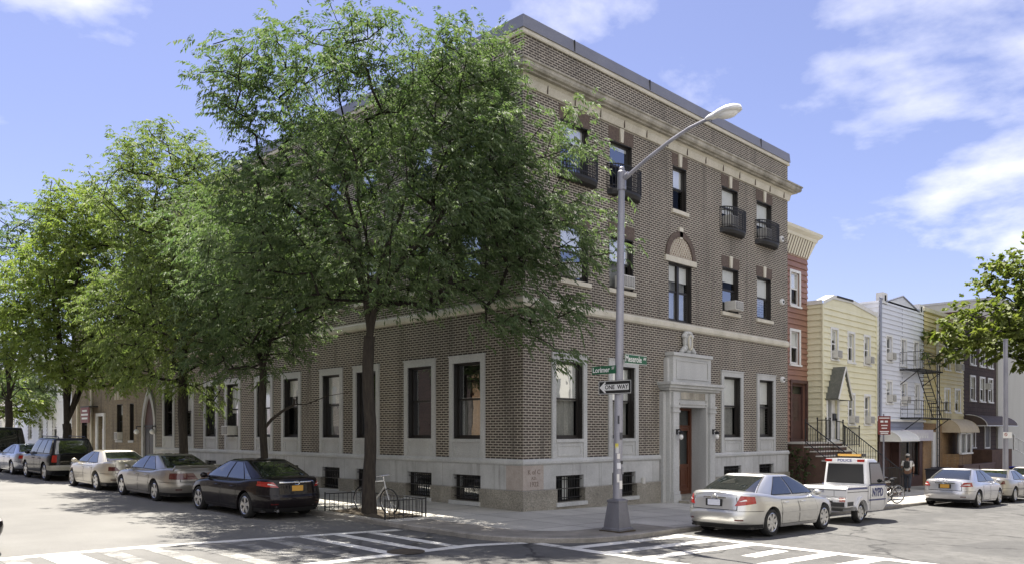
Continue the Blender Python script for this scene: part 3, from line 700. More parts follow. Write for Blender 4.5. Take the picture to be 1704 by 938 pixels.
M['brown_paint'] = mottled('brown_paint', (.06,.03,.025), (.1,.05,.04), 3, .6, 40, .05)
def facadeP(y):
    return lambda u,z,d: (u, y-d, z)
def sideP(x):
    return lambda u,z,d: (x-d, u, z)
def rowhouse(name, label, x0, x1, y, ztop, mat, wins, board=.27, depth=14, side=True, zbot=None, frame='white', sides=None, extra_holes=(), seg=None):
    z0 = (G(x0,y)-.4) if zbot is None else zbot
    t = thing(name, label, 'house', (x0, y, G(x0,y)))
    P = facadeP(y); m = MB(); holes = [tuple(w_[:4]) for w_ in wins] + list(extra_holes)
    wall(m,P,x0,x1,z0,ztop,holes,0,.18,board)
    if side: wall(m,sideP(x0),y,y+depth,z0,ztop,[],0,.1,board)
    else: m.quad((x0,y,z0),(x0,y+depth,z0),(x0,y+depth,ztop),(x0,y,ztop))
    m.quad((x1,y,z0),(x1,y+depth,z0),(x1,y+depth,ztop),(x1,y,ztop)); m.quad((x0,y+depth,z0),(x1,y+depth,z0),(x1,y+depth,ztop),(x0,y+depth,ztop))
    mk('wall',m,M[mat],t)
    r=MB(); r.quad((x0,y,ztop-.02),(x1,y,ztop-.02),(x1,y+depth,ztop-.1),(x0,y+depth,ztop-.1)); mk('roof',r,M['roof'],t)
    c=MB(); c.box(x0+.2,x1-.2,y+.9,y+depth-.2,z0,ztop-.3); mk('interior_wall',c,M['dark'],t)
    for w_ in wins:
        a,b,c0,c1 = w_[:4]; bl = w_[4] if len(w_)>4 else .4; cu = w_[5] if len(w_)>5 else None
        wo = sash_window(t,P,a,b,c0,c1,rec=.05,fw=.06,frame=frame,blind=bl,lining=False,curtain=cu)
        s=MB(); q=.1
        s.fbox(P,a-q,a+.01,c0-.02,c1+q,.0,.05); s.fbox(P,b-.01,b+q,c0-.02,c1+q,.0,.05); s.fbox(P,a+.012,b-.012,c1-.01,c1+q,.0,.05); s.fbox(P,a-q-.03,b+q+.03,c0-.1,c0-.022,.0,.1)
        mk('casing',s,M['white'] if frame=='white' else M[frame],wo)
    return t, P
# red house
red, P = rowhouse('row_house','narrow red clapboard house with a deep cream cornice beside the brick building',15.9,19.15,.7,10.0,'red_siding',
    [(17.5,18.35,7.78,9.22,.45),(17.5,18.35,5.2,6.65,.5)],board=.25,side=False,extra_holes=[(17.55,18.98,1.8,4.35)])
m=MB(); m.sweep([(15.9,.7),(19.15,.7),(19.15,3)],[(-.02,9.95),(.03,9.95),(.3,10.7),(-.02,10.7)]); 
for k in range(12): pass
mk('cornice',m,M['cream'],red)
m=MB(); m.sweep([(15.9,.7),(19.15,.7),(19.15,3)],[(-.02,10.702),(.33,10.702),(.36,10.82),(.5,10.94),(.53,11.06),(-.02,11.1)]); mk('cornice_cap',m,M['cream'],red)
m=MB()
for k in range(14):
    u=16.0+k*.235; m.tube([P(u,9.97,.045),P(u,10.69,.305)],.018,4)
mk('cornice_batten',m,M['step'],red)['kind']='stuff'
m=MB(); ring(m,P,17.42,19.1,1.75,4.5,.13,-.02,.08); ring(m,P,17.56,18.97,1.81,4.34,.1,-.2,-.1); fd=mk('door_frame',m,M['brown_paint'],red)
m=MB(); m.fbox(P,17.66,18.87,1.9,3.9,-.19,-.15); dr=mk('door',m,M['brown_paint'],red)
m=MB(); m.quad(P(17.66,3.92,-.16),P(18.87,3.92,-.16),P(18.87,4.24,-.16),P(17.66,4.24,-.16)); m.quad(P(17.9,2.7,-.14),P(18.62,2.7,-.14),P(18.62,3.75,-.14),P(17.9,3.75,-.14)); mk('pane',m,M['glass'],dr)
# yellow house
yw=[(20.05,20.72,5.55,6.88,.35),(21.9,22.6,5.52,6.86,.45),(23.82,24.5,5.52,6.86,.2),(21.95,22.62,2.6,3.96,.05),(23.87,24.53,2.6,3.96,.05)]
yel, P = rowhouse('row_house','yellow clapboard house with a gabled porch roof and high stoop',19.15,25.35,0,7.95,'yellow_siding',yw,board=.27,extra_holes=[(19.62,20.72,1.8,3.68)])
m=MB(); tops=[(19.1,7.93),(20.2,8.3),(22.2,8.34),(25.4,8.0)]
m.grid([[P(u,7.9,.02),P(u,z,.02)] for u,z in tops]); mk('pediment',m,M['yellow_siding'],yel)
m=MB(); rows=[[P(u,z-.05,.06),P(u,z+.12,.1),P(u,z+.16,-.3)] for u,z in tops]; m.grid(rows); m.sweep([(19.15,13),(19.15,0)],[(-.02,7.92),(.08,7.92),(.08,8.1),(-.02,8.1)]); mk('roof_cap',m,M['white'],yel)
m=MB(); m.fbox(P,20.5,22.3,8.36,8.44,-.02,.12); mk('flashing',m,M['iron'],yel)
m=MB(); m.fbox(P,19.08,19.2,-.6,7.9,.0,.06); m.fbox(P,25.28,25.37,-.6,7.9,.028,.06); mk('corner_board',m,M['yellow_siding'],yel)
m=MB(); ring(m,P,19.5,20.84,1.76,3.78,.12,.0,.07); m.fbox(P,20.1,20.16,1.85,3.66,-.12,.02); fd=mk('door_frame',m,M['white'],yel)
m=MB(); m.fbox(P,20.16,20.72,1.8,3.66,-.12,-.08); ring(m,P,20.22,20.66,1.9,2.6,.04,-.079,-.06); dr=mk('door',m,M['white'],yel)
m=MB(); m.quad(P(19.62,1.85,-.1),P(20.1,1.85,-.1),P(20.1,3.66,-.1),P(19.62,3.66,-.1)); mk('pane',m,M['glass'],dr)
m=MB(); m.fbox(P,20.3,20.62,2.72,3.05,-.079,.02); mb_=mk('mailbox',m,M['iron'],yel); 
# porch gable
m=MB(); a0,a1,ap=19.42,20.98,20.2; ze,za=3.7,5.15; o0,o1=.0,.62
for d0 in (0,): pass
m.add([P(a0,ze,o0),P(ap,za,o0),P(ap,za,o1),P(a0,ze,o1),P(a0+.05,ze-.07,o0),P(ap,za-.1,o0),P(ap,za-.1,o1),P(a0+.05,ze-.07,o1)],[(0,1,2,3),(4,7,6,5),(0,3,7,4),(3,2,6,7)])
m.add([P(a1,ze,o0),P(ap,za,o0),P(ap,za,o1),P(a1,ze,o1),P(a1-.05,ze-.07,o0),P(ap,za-.1,o0),P(ap,za-.1,o1),P(a1-.05,ze-.07,o1)],[(0,3,2,1),(4,5,6,7),(0,4,7,3),(3,7,6,2)])
pr=mk('porch_roof',m,M['shingle_grey'],yel)
m=MB(); zz_=ze-.05
while zz_<za-.12:
    z2=min(zz_+.24,za-.1); f0=(zz_-ze+.05)/(za-ze); f1=(z2-ze+.05)/(za-ze)
    m.quad(P(a0+(ap-a0)*f0+.08,zz_,o1-.07),P(a1+(ap-a1)*f0-.08,zz_,o1-.07),P(a1+(ap-a1)*f1-.08,z2,o1-.10),P(a0+(ap-a0)*f1+.08,z2,o1-.10)); 
    m.quad(P(a0+(ap-a0)*f1+.08,z2,o1-.10),P(a1+(ap-a1)*f1-.08,z2,o1-.10),P(a1+(ap-a1)*f1-.08,z2,o1-.07),P(a0+(ap-a0)*f1+.08,z2,o1-.07)); zz_=z2
mk('gable',m,M['yellow_siding'],pr)
m=MB(); m.tube([P(a0,ze-.03,o1+.01),P(ap,za-.03,o1+.01),P(a1,ze-.03,o1+.01)],.04,4); mk('bargeboard',m,M['white'],pr)

# the two stoops
def stoop(label,x0,x1,yl,yt,zt,zg,n,wall_to):
    t=thing('stoop',label,'stoop',((x0+x1)/2,yl,zg))
    m=MB(); m.box(x0-.1,x1+.1,yl,wall_to,-1.0,zt-.082); mk('landing',m,M['step'],t)
    m=MB(); m.box(x0-.16,x1+.16,yl-.04,wall_to-.003,zt-.08,zt); mk('slab',m,M['tread'],t)
    dy=(yl-yt)/n
    for k in range(n):
        z1=zt-(k+1)*(zt-zg)/(n+1); y1=yl-k*dy
        m=MB(); m.box(x0,x1,y1-dy,y1-.002,-1.2,z1-.05); mk('riser',m,M['step'],t)
        m=MB(); m.box(x0-.03,x1+.03,y1-dy-.03,y1-.003,z1-.048,z1); mk('tread',m,M['tread'],t)
    return t
stoop('dark brown stone stoop with pale treads climbing to the red house door',16.45,18.5,-.42,-3.2,1.78,G(17,-3),11,.69)
stoop('brown stone stoop with pale treads climbing to the yellow house door',19.25,20.5,-.3,-2.9,1.76,G(20,-3),11,-.005)
def railing(name,label,runs,h=.95,bar=.13,group=None,r=.018,mat='iron'):
    b0=runs[0][0]; t=thing(name,label,'railing',(b0[0],b0[1],b0[2]),0,group)
    for a_,b_ in runs:
        a_,b_=Vector(a_),Vector(b_); L_=(b_-a_).length; n=max(2,int(L_/bar)); up=Vector((0,0,h))
        m=MB(); m.tube([a_+up,b_+up],r*1.3,6); m.tube([a_+up*.12,b_+up*.12],r,6); mk('rail',m,M[mat],t)
        m=MB()
        for k in range(1,n): p=a_+(b_-a_)*k/n; m.tube([p+up*.12,p+up],r*.6,4,False)
        mk('balusters' if False else 'bar_grille',m,M[mat],t)
        for q in (a_,b_):
            m=MB(); m.tube([q,q+up*1.06],r*1.5,6); m.ball(q+up*1.08,r*2.4,8,5); mk('post',m,M[mat],t)
    return t
zt=1.78; gz=G(20,-3)
railing('railing','black iron railing on the landing between the red and yellow house doors',[((18.62,-.4,zt),(18.62,-.02,zt)),((18.62,-.4,zt),(19.3,-.3,zt))])
railing('railing','black iron handrail down the left side of the red house stoop',[((16.5,-.45,zt-.1),(16.5,-3.15,G(17,-3)+.1))])
railing('railing','black iron handrail down the right side of the yellow house stoop',[((20.55,-.05,1.76),(20.55,-.35,1.7)),((20.55,-.35,1.6),(20.55,-2.9,gz+.1))])
railing('railing','black iron railing on the raised yard right of the yellow house door',[((20.7,-.35,1.5),(22.4,-.35,1.5))],h=.9)
railing('fence','black iron fence along the yellow house front yard',[((21.0,-1.6,G(23,-1)),(25.3,-1.6,G(25,-1)))],h=1.15)
for u,z_,l in ((20.38,5.56,'upper left window of the yellow house'),(24.15,5.53,'upper right window of the yellow house'),(22.28,2.61,'middle ground floor window of the yellow house'),(24.2,2.61,'right ground floor window of the yellow house')):
    ac_unit(P,u,z_,'small air conditioner in the '+l,.5,.36,.3)
# pale blue house
bw=[(26.7,27.42,6.18,7.12,.1),(28.78,29.48,5.75,7.12,.3),(30.7,31.35,5.75,7.12,.1),(26.7,27.42,3.72,4.8,.35),(28.78,29.55,3.7,4.8,.35),(30.87,31.5,3.3,4.8,.3)]
bw=[(a_,b_,c_-(.3 if c_>6 else 0),e_,f_) for a_,b_,c_,e_,f_ in bw]
blu, P = rowhouse('row_house','pale blue clapboard house with a fire escape and ground floor shop',25.8,32.2,0,8.85,'blue_siding',bw,board=.24,depth=16,zbot=2.75)
m=MB(); m.add([P(26.6,8.86,.02),P(31.4,8.86,.02),P(28.95,9.42,.02)],[(0,1,2)]); m.add([P(25.8,8.83,.02),P(32.2,8.83,.02),P(32.2,8.95,.02),P(25.8,8.95,.02)],[(0,1,2,3)]); mk('pediment',m,M['blue_siding'],blu)
m=MB(); m.tube([P(26.5,8.86,.05),P(28.95,9.44,.05),P(31.5,8.86,.05)],.045,5); m.tube([P(25.75,8.97,.03),P(26.6,8.97,.03)],.04,5); m.tube([P(31.4,8.97,.03),P(32.25,8.97,.03)],.04,5); mk('roof_trim',m,M['blue_dark'],blu)
for u in (26.45,31.75):
    m=MB(); m.fbox(P,u-.3,u+.3,8.75,9.3,-.3,.06); v=mk('roof_vent',m,M['white'],blu); m=MB(); m.fbox(P,u-.1,u+.1,8.88,9.18,.061,.07); mk('opening',m,M['dark'],v)
m=MB(); m.fbox(P,25.74,25.92,2.7,8.9,.03,.09); m.fbox(P,28.9,28.93,2.75,8.8,.02,.032); mk('corner_board',m,M['blue_dark'],blu)
m=MB(); wall(m,P,25.8,32.2,1.95,2.75,[],0.0,.1,.26); mk('lower_siding',m,M['blue_dark'],blu)
m=MB(); m.fbox(P,25.78,32.2,2.75,2.86,.03,.16); mk('ledge',m,M['white'],blu)
m=MB(); wall(m,P,25.8,32.2,-1.3,1.95,[(26.0,28.6,-1.2,1.7),(28.8,31.7,-.2,1.7)],-.02,.5); mk('shop_front',m,M['brown_paint'],blu)
m=MB(); ring(m,P,28.8,31.7,-.2,1.7,.06,-.2,-.1); m.fbox(P,30.2,30.28,-.14,1.64,-.2,-.1); sw_=mk('shop_window',m,M['iron'],blu)
m=MB(); m.quad(P(28.86,-.14,-.15),P(31.64,-.14,-.15),P(31.64,1.64,-.15),P(28.86,1.64,-.15)); mk('pane',m,M['glass'],sw_)
m=MB(); ring(m,P,26.0,28.6,-1.19,1.7,.07,-.5,-.4); m.fbox(P,27.0,27.07,-1.1,1.63,-.5,-.4); m.fbox(P,27.07,28.53,-1.1,1.63,-.49,-.45); sd_=mk('shop_door',m,M['brown_paint'],blu)
m=MB()
for k in range(14): z_=-1.0+k*.18; m.fbox(P,26.1,26.9,z_,z_+.05,-.47,-.43)
mk('shutter',m,M['white'],sd_)
def awning(par,P,u0,u1,z0,z1,out,mat,edge='white',name='awning'):
    m=MB(); n=8; rows=[]
    for k in range(n+1):
        t=k/n*PI/2; rows.append([P(u0,z0+(z1-z0)*math.cos(t),out*math.sin(t)),P(u1,z0+(z1-z0)*math.cos(t),out*math.sin(t))])
    m.grid(rows); a_=mk(name,m,M[mat],par)
    for u in (u0,u1):
        m=MB(); m.disc([P(u,z0,.0)]+[tuple(P(u,z0+(z1-z0)*math.cos(k/n*PI/2),out*math.sin(k/n*PI/2))) for k in range(n+1)]); mk('end_panel',m,M[mat],a_)
    m=MB(); m.tube([P(u0,z0,.02),P(u0,z0,out),P(u1,z0,out),P(u1,z0,.02)],.035,5)
    for u in (u0,u1): m.tube([P(u,z0+(z1-z0)*math.cos(k/n*PI/2),out*math.sin(k/n*PI/2)+.005) for k in range(n+1)],.025,5)
    mk('valance',m,M[edge],a_); return a_
awning(blu,P,25.9,28.6,1.75,2.3,1.0,'white')
m=MB(); m.fbox(P,28.1,32.9,1.72,2.32,.2,.32); sg=mk('shop_sign',m,M['sign_grey'],blu)
m=MB()      # pale illegible sign lettering
for k in range(9): 
    u=28.75+k*.38; m.fbox(P,u,u+.26,1.86,1.98,.321,.328); m.fbox(P,u,u+.07,1.98,2.18,.321,.328); m.fbox(P,u+.18,u+.26,1.98,2.12 if k%2 else 2.18,.321,.328)
mk('worn_lettering',m,M['white'],sg)
# fire escape
fe=thing('fire_escape','black iron fire escape with two platforms on the pale blue house','fire escape',(28.5,-.02,G(28,0)))
def platform(u0,u1,z):
    m=MB()
    for k in range(8): m.fbox(P,u0,u1,z,z+.025,.06+k*.13,.12+k*.13)
    m.fbox(P,u0,u0+.05,z-.06,z,.03,1.1); m.fbox(P,u1-.05,u1,z-.06,z,.03,1.1); pl=mk('platform',m,M['iron'],fe)
    m=MB(); q=[P(u0,z,.06),P(u0,z,1.08),P(u1,z,1.08),P(u1,z,.06)]
    for hh in (.45,.9): m.tube([(a_,b_,c_+hh) for a_,b_,c_ in q],.014,4)
    for (a1,b1,c1),(a2,b2,c2) in zip(q,q[1:]):
        n=max(2,int(math.dist((a1,b1),(a2,b2))/.3))
        for k in range(n+1): x=a1+(a2-a1)*k/n; y=b1+(b2-b1)*k/n; m.tube([(x,y,c1),(x,y,c1+.9)],.009,4,False)
    mk('guard_rail',m,M['iron'],pl)
    for u in (u0+.1,u1-.1): m=MB(); m.tube([P(u,z-.8,.02),P(u,z-.04,1.0)],.025,5); mk('bracket',m,M['iron'],pl)
platform(28.5,32.0,5.5); platform(28.6,33.4,2.95)
m=MB(); A=Vector(P(29.3,5.5,.85)); B=Vector(P(31.9,2.97,.85))
for d_ in (-.22,.22): m.tube([A+Vector((0,d_,0)),B+Vector((0,d_,0))],.025,5)
for k in range(1,13): q=A+(B-A)*k/13; m.tube([q+Vector((0,-.22,0)),q+Vector((0,.22,0))],.018,4)
m.tube([A+Vector((0,-.22,.85)),B+Vector((0,-.22,.85))],.018,4)
mk('stair',m,M['iron'],fe)
m=MB(); 
for u in (33.0,33.35): m.tube([P(u,-.6,.5),P(u,6.0,.5)],.03,5)
for k in range(20): z_=-.4+k*.32; m.tube([P(33.0,z_,.5),P(33.35,z_,.5)],.014,4)
mk('ladder',m,M['iron'],fe)
for u,z_,l in ((27.06,5.9,'upper left window of the pale blue house'),(27.06,3.74,'left second floor window of the pale blue house'),(29.17,3.72,'middle second floor window of the pale blue house')):
    ac_unit(P,u,z_,'small air conditioner in the '+l,.55,.38,.3)
# mustard house
m2=[(35.83,36.78,3.42,4.75,.6),(37.78,38.78,3.44,4.78,.6),(35.83,36.75,5.95,7.2,.3),(37.84,38.8,5.95,7.2,.1)]
y2, P = rowhouse('row_house','mustard clapboard house with ochre brick ground floor and tan bay awning',32.25,39.5,0,9.1,'yellow2_siding',m2,board=.24,depth=14,zbot=2.7)
m=MB(); m.sweep([(32.25,8),(32.25,0),(39.5,0)],[(-.02,9.0),(.1,9.0),(.14,9.2),(-.02,9.25)]); mk('cornice',m,M['cream'],y2)
m=MB(); wall(m,P,32.25,39.5,-1.4,2.7,[],.0,.1); wall(m,sideP(32.25),0,3,-1.4,2.7,[],.0,.1); mk('lower_wall',m,M['tan_brick2'],y2)
m=MB(); m.sweep([(35.6,0),(36.1,-.75),(38.5,-.75),(39.0,0)],[(-.05,-.9),(0,-.9),(0,.9),(-.05,.9)]); bay=mk('bay',m,M['tan_brick2'],y2)
m=MB(); m.fbox(P,36.15,38.45,.88,.98,.7,.86); m.fbox(P,36.15,36.3,.98,2.2,.7,.8); m.fbox(P,38.3,38.45,.98,2.2,.7,.8); m.fbox(P,37.24,37.38,.98,2.2,.7,.8); m.fbox(P,36.3,38.3,2.08,2.2,.7,.8); bwn=mk('bay_window',m,M['white'],y2)
m=MB(); m.quad(P(36.3,.98,.74),P(38.3,.98,.74),P(38.3,2.1,.74),P(36.3,2.1,.74)); mk('pane',m,M['glass'],bwn)
m=MB(); m.fbox(P,36.2,38.4,.95,2.15,.6,.61); mk('blind',m,M['curtain'],bwn)
awning(y2,P,35.4,39.1,2.2,3.0,1.0,'awning_tan','awning_tan')
m=MB(); m.fbox(P,33.6,34.1,-1.0,2.2,.01,.08); m.fbox(P,34.3,34.4,-1.2,8.8,.03,.13); mk('downpipe',m,M['white'],y2)
ac_unit(P,38.4,5.98,'small air conditioner in the upper right window of the mustard house',.55,.38,.3)
fw=thing('garden_wall','low dark brown wall in front of the mustard house','wall',(35.5,-1.6,G(35.5,-1.6)))
m=MB(); m.box(33.2,39.4,-1.75,-1.55,-1.4,.28); m.box(36.3,36.45,-1.78,-1.52,-1.4,.33); mk('wall_panel',m,M['brown_paint'],fw)
m=MB(); m.box(33.15,39.45,-1.8,-1.5,.282,.36); mk('cap',m,M['brown_paint'],fw)
# dark brown house
m3=[(40.95,41.9,6.55,7.85,.5),(43.0,44.0,6.55,7.85,.5),(44.9,45.85,6.55,7.85,.5),(40.95,41.9,4.25,5.75,.5),(43.0,44.0,4.25,5.75,.5),(44.9,45.85,4.25,5.75,.5),(41.2,41.9,1.25,2.9,.4)]
br, P = rowhouse('row_house','dark brown shingled house with white window casings and a dark awning',39.55,46.85,0,9.6,'brown_shingle',m3,board=0,depth=14)
m=MB(); m.sweep([(39.55,6),(39.55,0),(46.85,0)],[(-.02,9.45),(.2,9.45),(.3,9.75),(-.02,9.8)]); mk('cornice',m,M['brown_paint'],br)
awning(br,P,40.0,47.3,2.6,3.3,1.2,'awning_dark')
m=MB(); m.box(39.9,44.5,-1.5,-.01,-1.5,1.1); mk('porch',m,M['step'],br)
m=MB(); ring(m,P,44.0,45.2,1.1,3.0,.09,.0,.06); fd=mk('door_frame',m,M['white'],br); m=MB(); m.fbox(P,44.1,45.1,1.1,2.9,-.0,.03); mk('door',m,M['iron'],br)
ac_unit(P,44.45,5.05,'pale air conditioner through the wall of the dark brown house',.55,.4,.3)
railing('railing','white metal stair railing in front of the pale stucco building',[((44.6,-1.6,1.0),(47.6,-4.0,-1.0)),((46.2,-1.2,1.0),(49.2,-3.6,-1.0))],h=.9,bar=.4,r=.03,mat='white')
# pale stucco building
pb=thing('stucco_building','tall plain pale stucco building at the end of the row','building',(46.9,-.1,G(46.9,0)))
m=MB(); m.box(46.9,66,-.1,16,-2.5,11.4); mk('wall',m,M['stucco'],pb); m=MB(); m.box(46.85,66.05,-.16,16.05,11.402,11.55); mk('coping',m,M['stone'],pb)
# ------------------------------------------------------------------ tan brick building up the side street
tb=thing('brick_building','tan brick building with a pointed gothic door up the side street','building',(0,26,G(0,26)))
TY0,TY1=25.95,39.8
def PT(u,z,d): return (.15-d,u,z)
tw=[(29.35,29.95,1.75,3.75),(31.0,31.9,1.75,3.75),(36.9,37.9,1.72,3.5),(29.3,30.2,5.3,7.0),(32,32.9,5.3,7.0),(26.6,27.4,4.75,6.2),(35.2,36,5.3,7.0),(37.2,38,5.3,7.0)]
GD=(26.35,27.75,-.2,3.2); SDR=(33.9,34.9,.2,3.2)
m=MB(); wall(m,PT,TY0,TY1,-.5,8.6,[w_ for w_ in tw]+[GD,SDR],0,.3); m.quad((.15,TY1,-.5),(14,TY1,-.5),(14,TY1,8.6),(.15,TY1,8.6)); mk('wall',m,M['tan_brick'],tb)
m=MB(); m.quad((.15,TY0,8.5),(14,TY0,8.5),(14,TY1,8.5),(.15,TY1,8.5)); mk('roof',m,M['roof'],tb)
m=MB(); m.box(1.2,13.8,TY0+.2,TY1-.2,-.4,8.3); mk('interior_wall',m,M['dark'],tb)
for w_ in tw: sash_window(tb,PT,*w_,rec=.15,fw=.06,blind=.3,sill=.12)
m=MB(); m.fbox(PT,TY0,26.1,-.5,.75,.001,.12); m.fbox(PT,27.95,33.8,-.5,.75,.001,.12); m.fbox(PT,35.0,TY1,-.5,.75,.001,.12); mk('stone_base',m,M['stone'],tb)
# gothic arch
def gothic(w_,zs,h,n=10):
    pts=[]; r=(w_*w_/4+h*h)/w_
    for k in range(n+1):
        z=h*k/n; u=-w_/2+r-math.sqrt(max(0,r*r-z*z)); pts.append((u,zs+z))
    return pts+[(-u,z) for u,z in pts[::-1][1:]]
uc=27.05; g0=[(-.7,-.2)]+gothic(1.4,2.4,1.75)+[(.7,-.2)]; g1=[(-.92,-.2)]+gothic(1.84,2.4,2.1)+[(.92,-.2)]
m=MB(); m.grid([[PT(uc+a_[0],a_[1],.01),PT(uc+a_[0],a_[1],.12),PT(uc+b_[0],b_[1],.12),PT(uc+b_[0],b_[1],.0)] for a_,b_ in zip(g0,g1)]); mk('door_surround',m,M['stone'],tb)
m=MB(); m.disc([PT(uc+a_,b_,.006) for a_,b_ in g0]); gd=mk('door',m,M['brown_paint'],tb)
m=MB(); m.fbox(PT,uc-.6,uc-.02,-.1,2.4,.007,.04); m.fbox(PT,uc+.02,uc+.6,-.1,2.4,.007,.04); m.fbox(PT,uc-.68,uc+.68,2.45,2.55,.007,.06); mk('leaf',m,M['frame'],gd)
for u in (26.0,28.15):
    m=MB(); m.tube([PT(u,2.5,.0),PT(u,2.5,.3),PT(u,2.35,.3)],.03,6); l=mk('lantern',m,M['iron'],tb); g=MB(); g.ball(PT(u,2.22,.3),.14,10,7); mk('globe',g,M['globe'],l,smooth=True)
m=MB(); ring(m,PT,33.7,35.1,.1,3.3,.18,-.1,.1); m.fbox(PT,34.4,34.9,.2,2.4,-.25,-.2); mk('door_frame',m,M['white'],tb)
for u in (31.0,31.45,31.9):
    m=MB(); m.fbox(PT,u-.07,u+.07,4.0,4.45 if u!=31.45 else 4.95,.0,.1); mk('stone_ornament',m,M['stone_light'],tb)
m=MB(); m.fbox(PT,38.4,38.5,.0,7.5,.02,.12); m.fbox(PT,35.9,36.0,.0,7.5,.02,.12); mk('downpipe',m,M['cream'],tb)
ac_unit(PT,31.35,1.78,'white air conditioner in a narrow window of the tan brick building',.5,.42,.25)
sgn=thing('hanging_sign','red sign with white lines hanging on the tan brick building','sign',(-.3,35.5,3.0))
M['sign_red']=mottled('sign_red',(.15,.024,.02),(.20,.036,.03),3,.5,40,.02)
m=MB(); m.fbox(PT,34.95,36.35,2.75,3.65,.45,.52); mk('board',m,M['sign_red'],sgn)
m=MB()
for k,(a_,b_) in enumerate(((.2,1.2),(.1,1.3),(.3,1.1))): m.fbox(PT,34.95+a_,34.95+b_,2.95+.22*k,3.06+.22*k,.521,.53)
mk('worn_lettering',m,M['white'],sgn)
m=MB(); m.fbox(PT,34.9,36.4,3.66,3.72,.02,.53); mk('bracket',m,M['iron'],sgn)
# pale houses far up the side street
def farhouse(label,y0,y1,z,mat,x=.6):
    t=thing('house',label,'house',(x,y0,G(0,y0))); Pf=lambda u,zz,d:(x-d,u,zz)
    n=max(2,int((y1-y0)/2.2)); ws=[]
    for k in range(n):
        u=y0+(k+.5)*(y1-y0)/n
        for zz in (1.6,4.6): ws.append((u-.5,u+.5,zz,zz+1.6))
    m=MB(); wall(m,Pf,y0,y1,-.5,z,ws,0,.15,.25); m.quad((x,y0,-.5),(x+10,y0,-.5),(x+10,y0,z),(x,y0,z)); m.quad((x,y1,-.5),(x+10,y1,-.5),(x+10,y1,z),(x,y1,z)); m.quad((x,y0,z),(x+10,y0,z),(x+10,y1,z),(x,y1,z)); mk('wall',m,M[mat],t)
    m=MB(); m.box(x+.6,x+9,y0+.1,y1-.1,-.4,z-.1); mk('interior_wall',m,M['dark'],t)
    for w_ in ws: sash_window(t,Pf,*w_,rec=.05,fw=.08,frame='white',blind=.4)
    m=MB(); m.fbox(Pf,y0,y1,z-.1,z+.2,.0,.3); mk('cornice',m,M['white'],t)
farhouse('white clapboard house up the side street behind the black wagon',40.2,46.5,6.9,'white')
farhouse('pale grey house furthest up the side street behind trees',46.7,55,7.6,'blue_siding')
farhouse('cream house at the far end of the side street',55.2,66,7.2,'cream')

# ------------------------------------------------------------------ the other sides of both streets (they face and light the photographed fronts)
def opposite(label,Pf,u0,u1,z,mat,seed,n=None):
    q=Pf(u0,0,0); t=thing('row_house',label,'house',(q[0],q[1],G(q[0],q[1]))); rs=random.Random(seed); ws=[]
    n=n or int((u1-u0)/2.3)
    for k in range(n):
        u=u0+(k+.5)*(u1-u0)/n
        for zz in np.arange(1.0,z-2,3.2): ws.append((u-.5,u+.5,float(zz),float(zz)+1.7))
    m=MB(); wall(m,Pf,u0,u1,-.8,z,ws,0,.15)
    for u in (u0,u1): m.quad(Pf(u,-.8,0),Pf(u,-.8,-11),Pf(u,z,-11),Pf(u,z,0))
    m.quad(Pf(u0,-.8,-11),Pf(u1,-.8,-11),Pf(u1,z,-11),Pf(u0,z,-11)); m.quad(Pf(u0,z-.05,0),Pf(u1,z-.05,0),Pf(u1,z-.05,-11),Pf(u0,z-.05,-11))
    mk('wall',m,M[mat],t)
    for w_ in ws:
        f=MB(); f.quad(Pf(w_[0],w_[2],-.1),Pf(w_[1],w_[2],-.1),Pf(w_[1],w_[3],-.1),Pf(w_[0],w_[3],-.1)); mk('pane',f,M['car_glass'],t)
    m=MB(); m.fbox(Pf,u0,u1,z-.3,z+.2,.0,.35); mk('cornice',m,M['cream'],t)
PO=lambda u,z,d:(u,-21.5+d,z)
PQ=lambda u,z,d:(-19.5+d,u,z)
for i,(a_,b_,z_,mt) in enumerate(((-4,4,9.6,'cream'),(4.2,11,8.4,'stucco'),(11.2,19,10.2,'tan_brick'),(19.2,27,8.8,'cream'),(27.2,40,9.5,'stucco'))):
    opposite(('cream','pale stucco','tan brick','second cream','long stucco')[i]+' house on the opposite side of the avenue',PO,a_,b_,z_,mt,i)
for i,(a_,b_,z_,mt) in enumerate(((-4,6,10.4,'brick'),(6.2,15,11.5,'brick'),(15.2,24,10.0,'tan_brick2'),(24.2,34,10.0,'brown_shingle'),(34.2,50,9.2,'brick'))):
    opposite(('first dark brick','tall dark brick','ochre brick','dark shingled','long dark brick')[i]+' house on the opposite side of the side street',PQ,a_,b_,z_,mt,i+9)
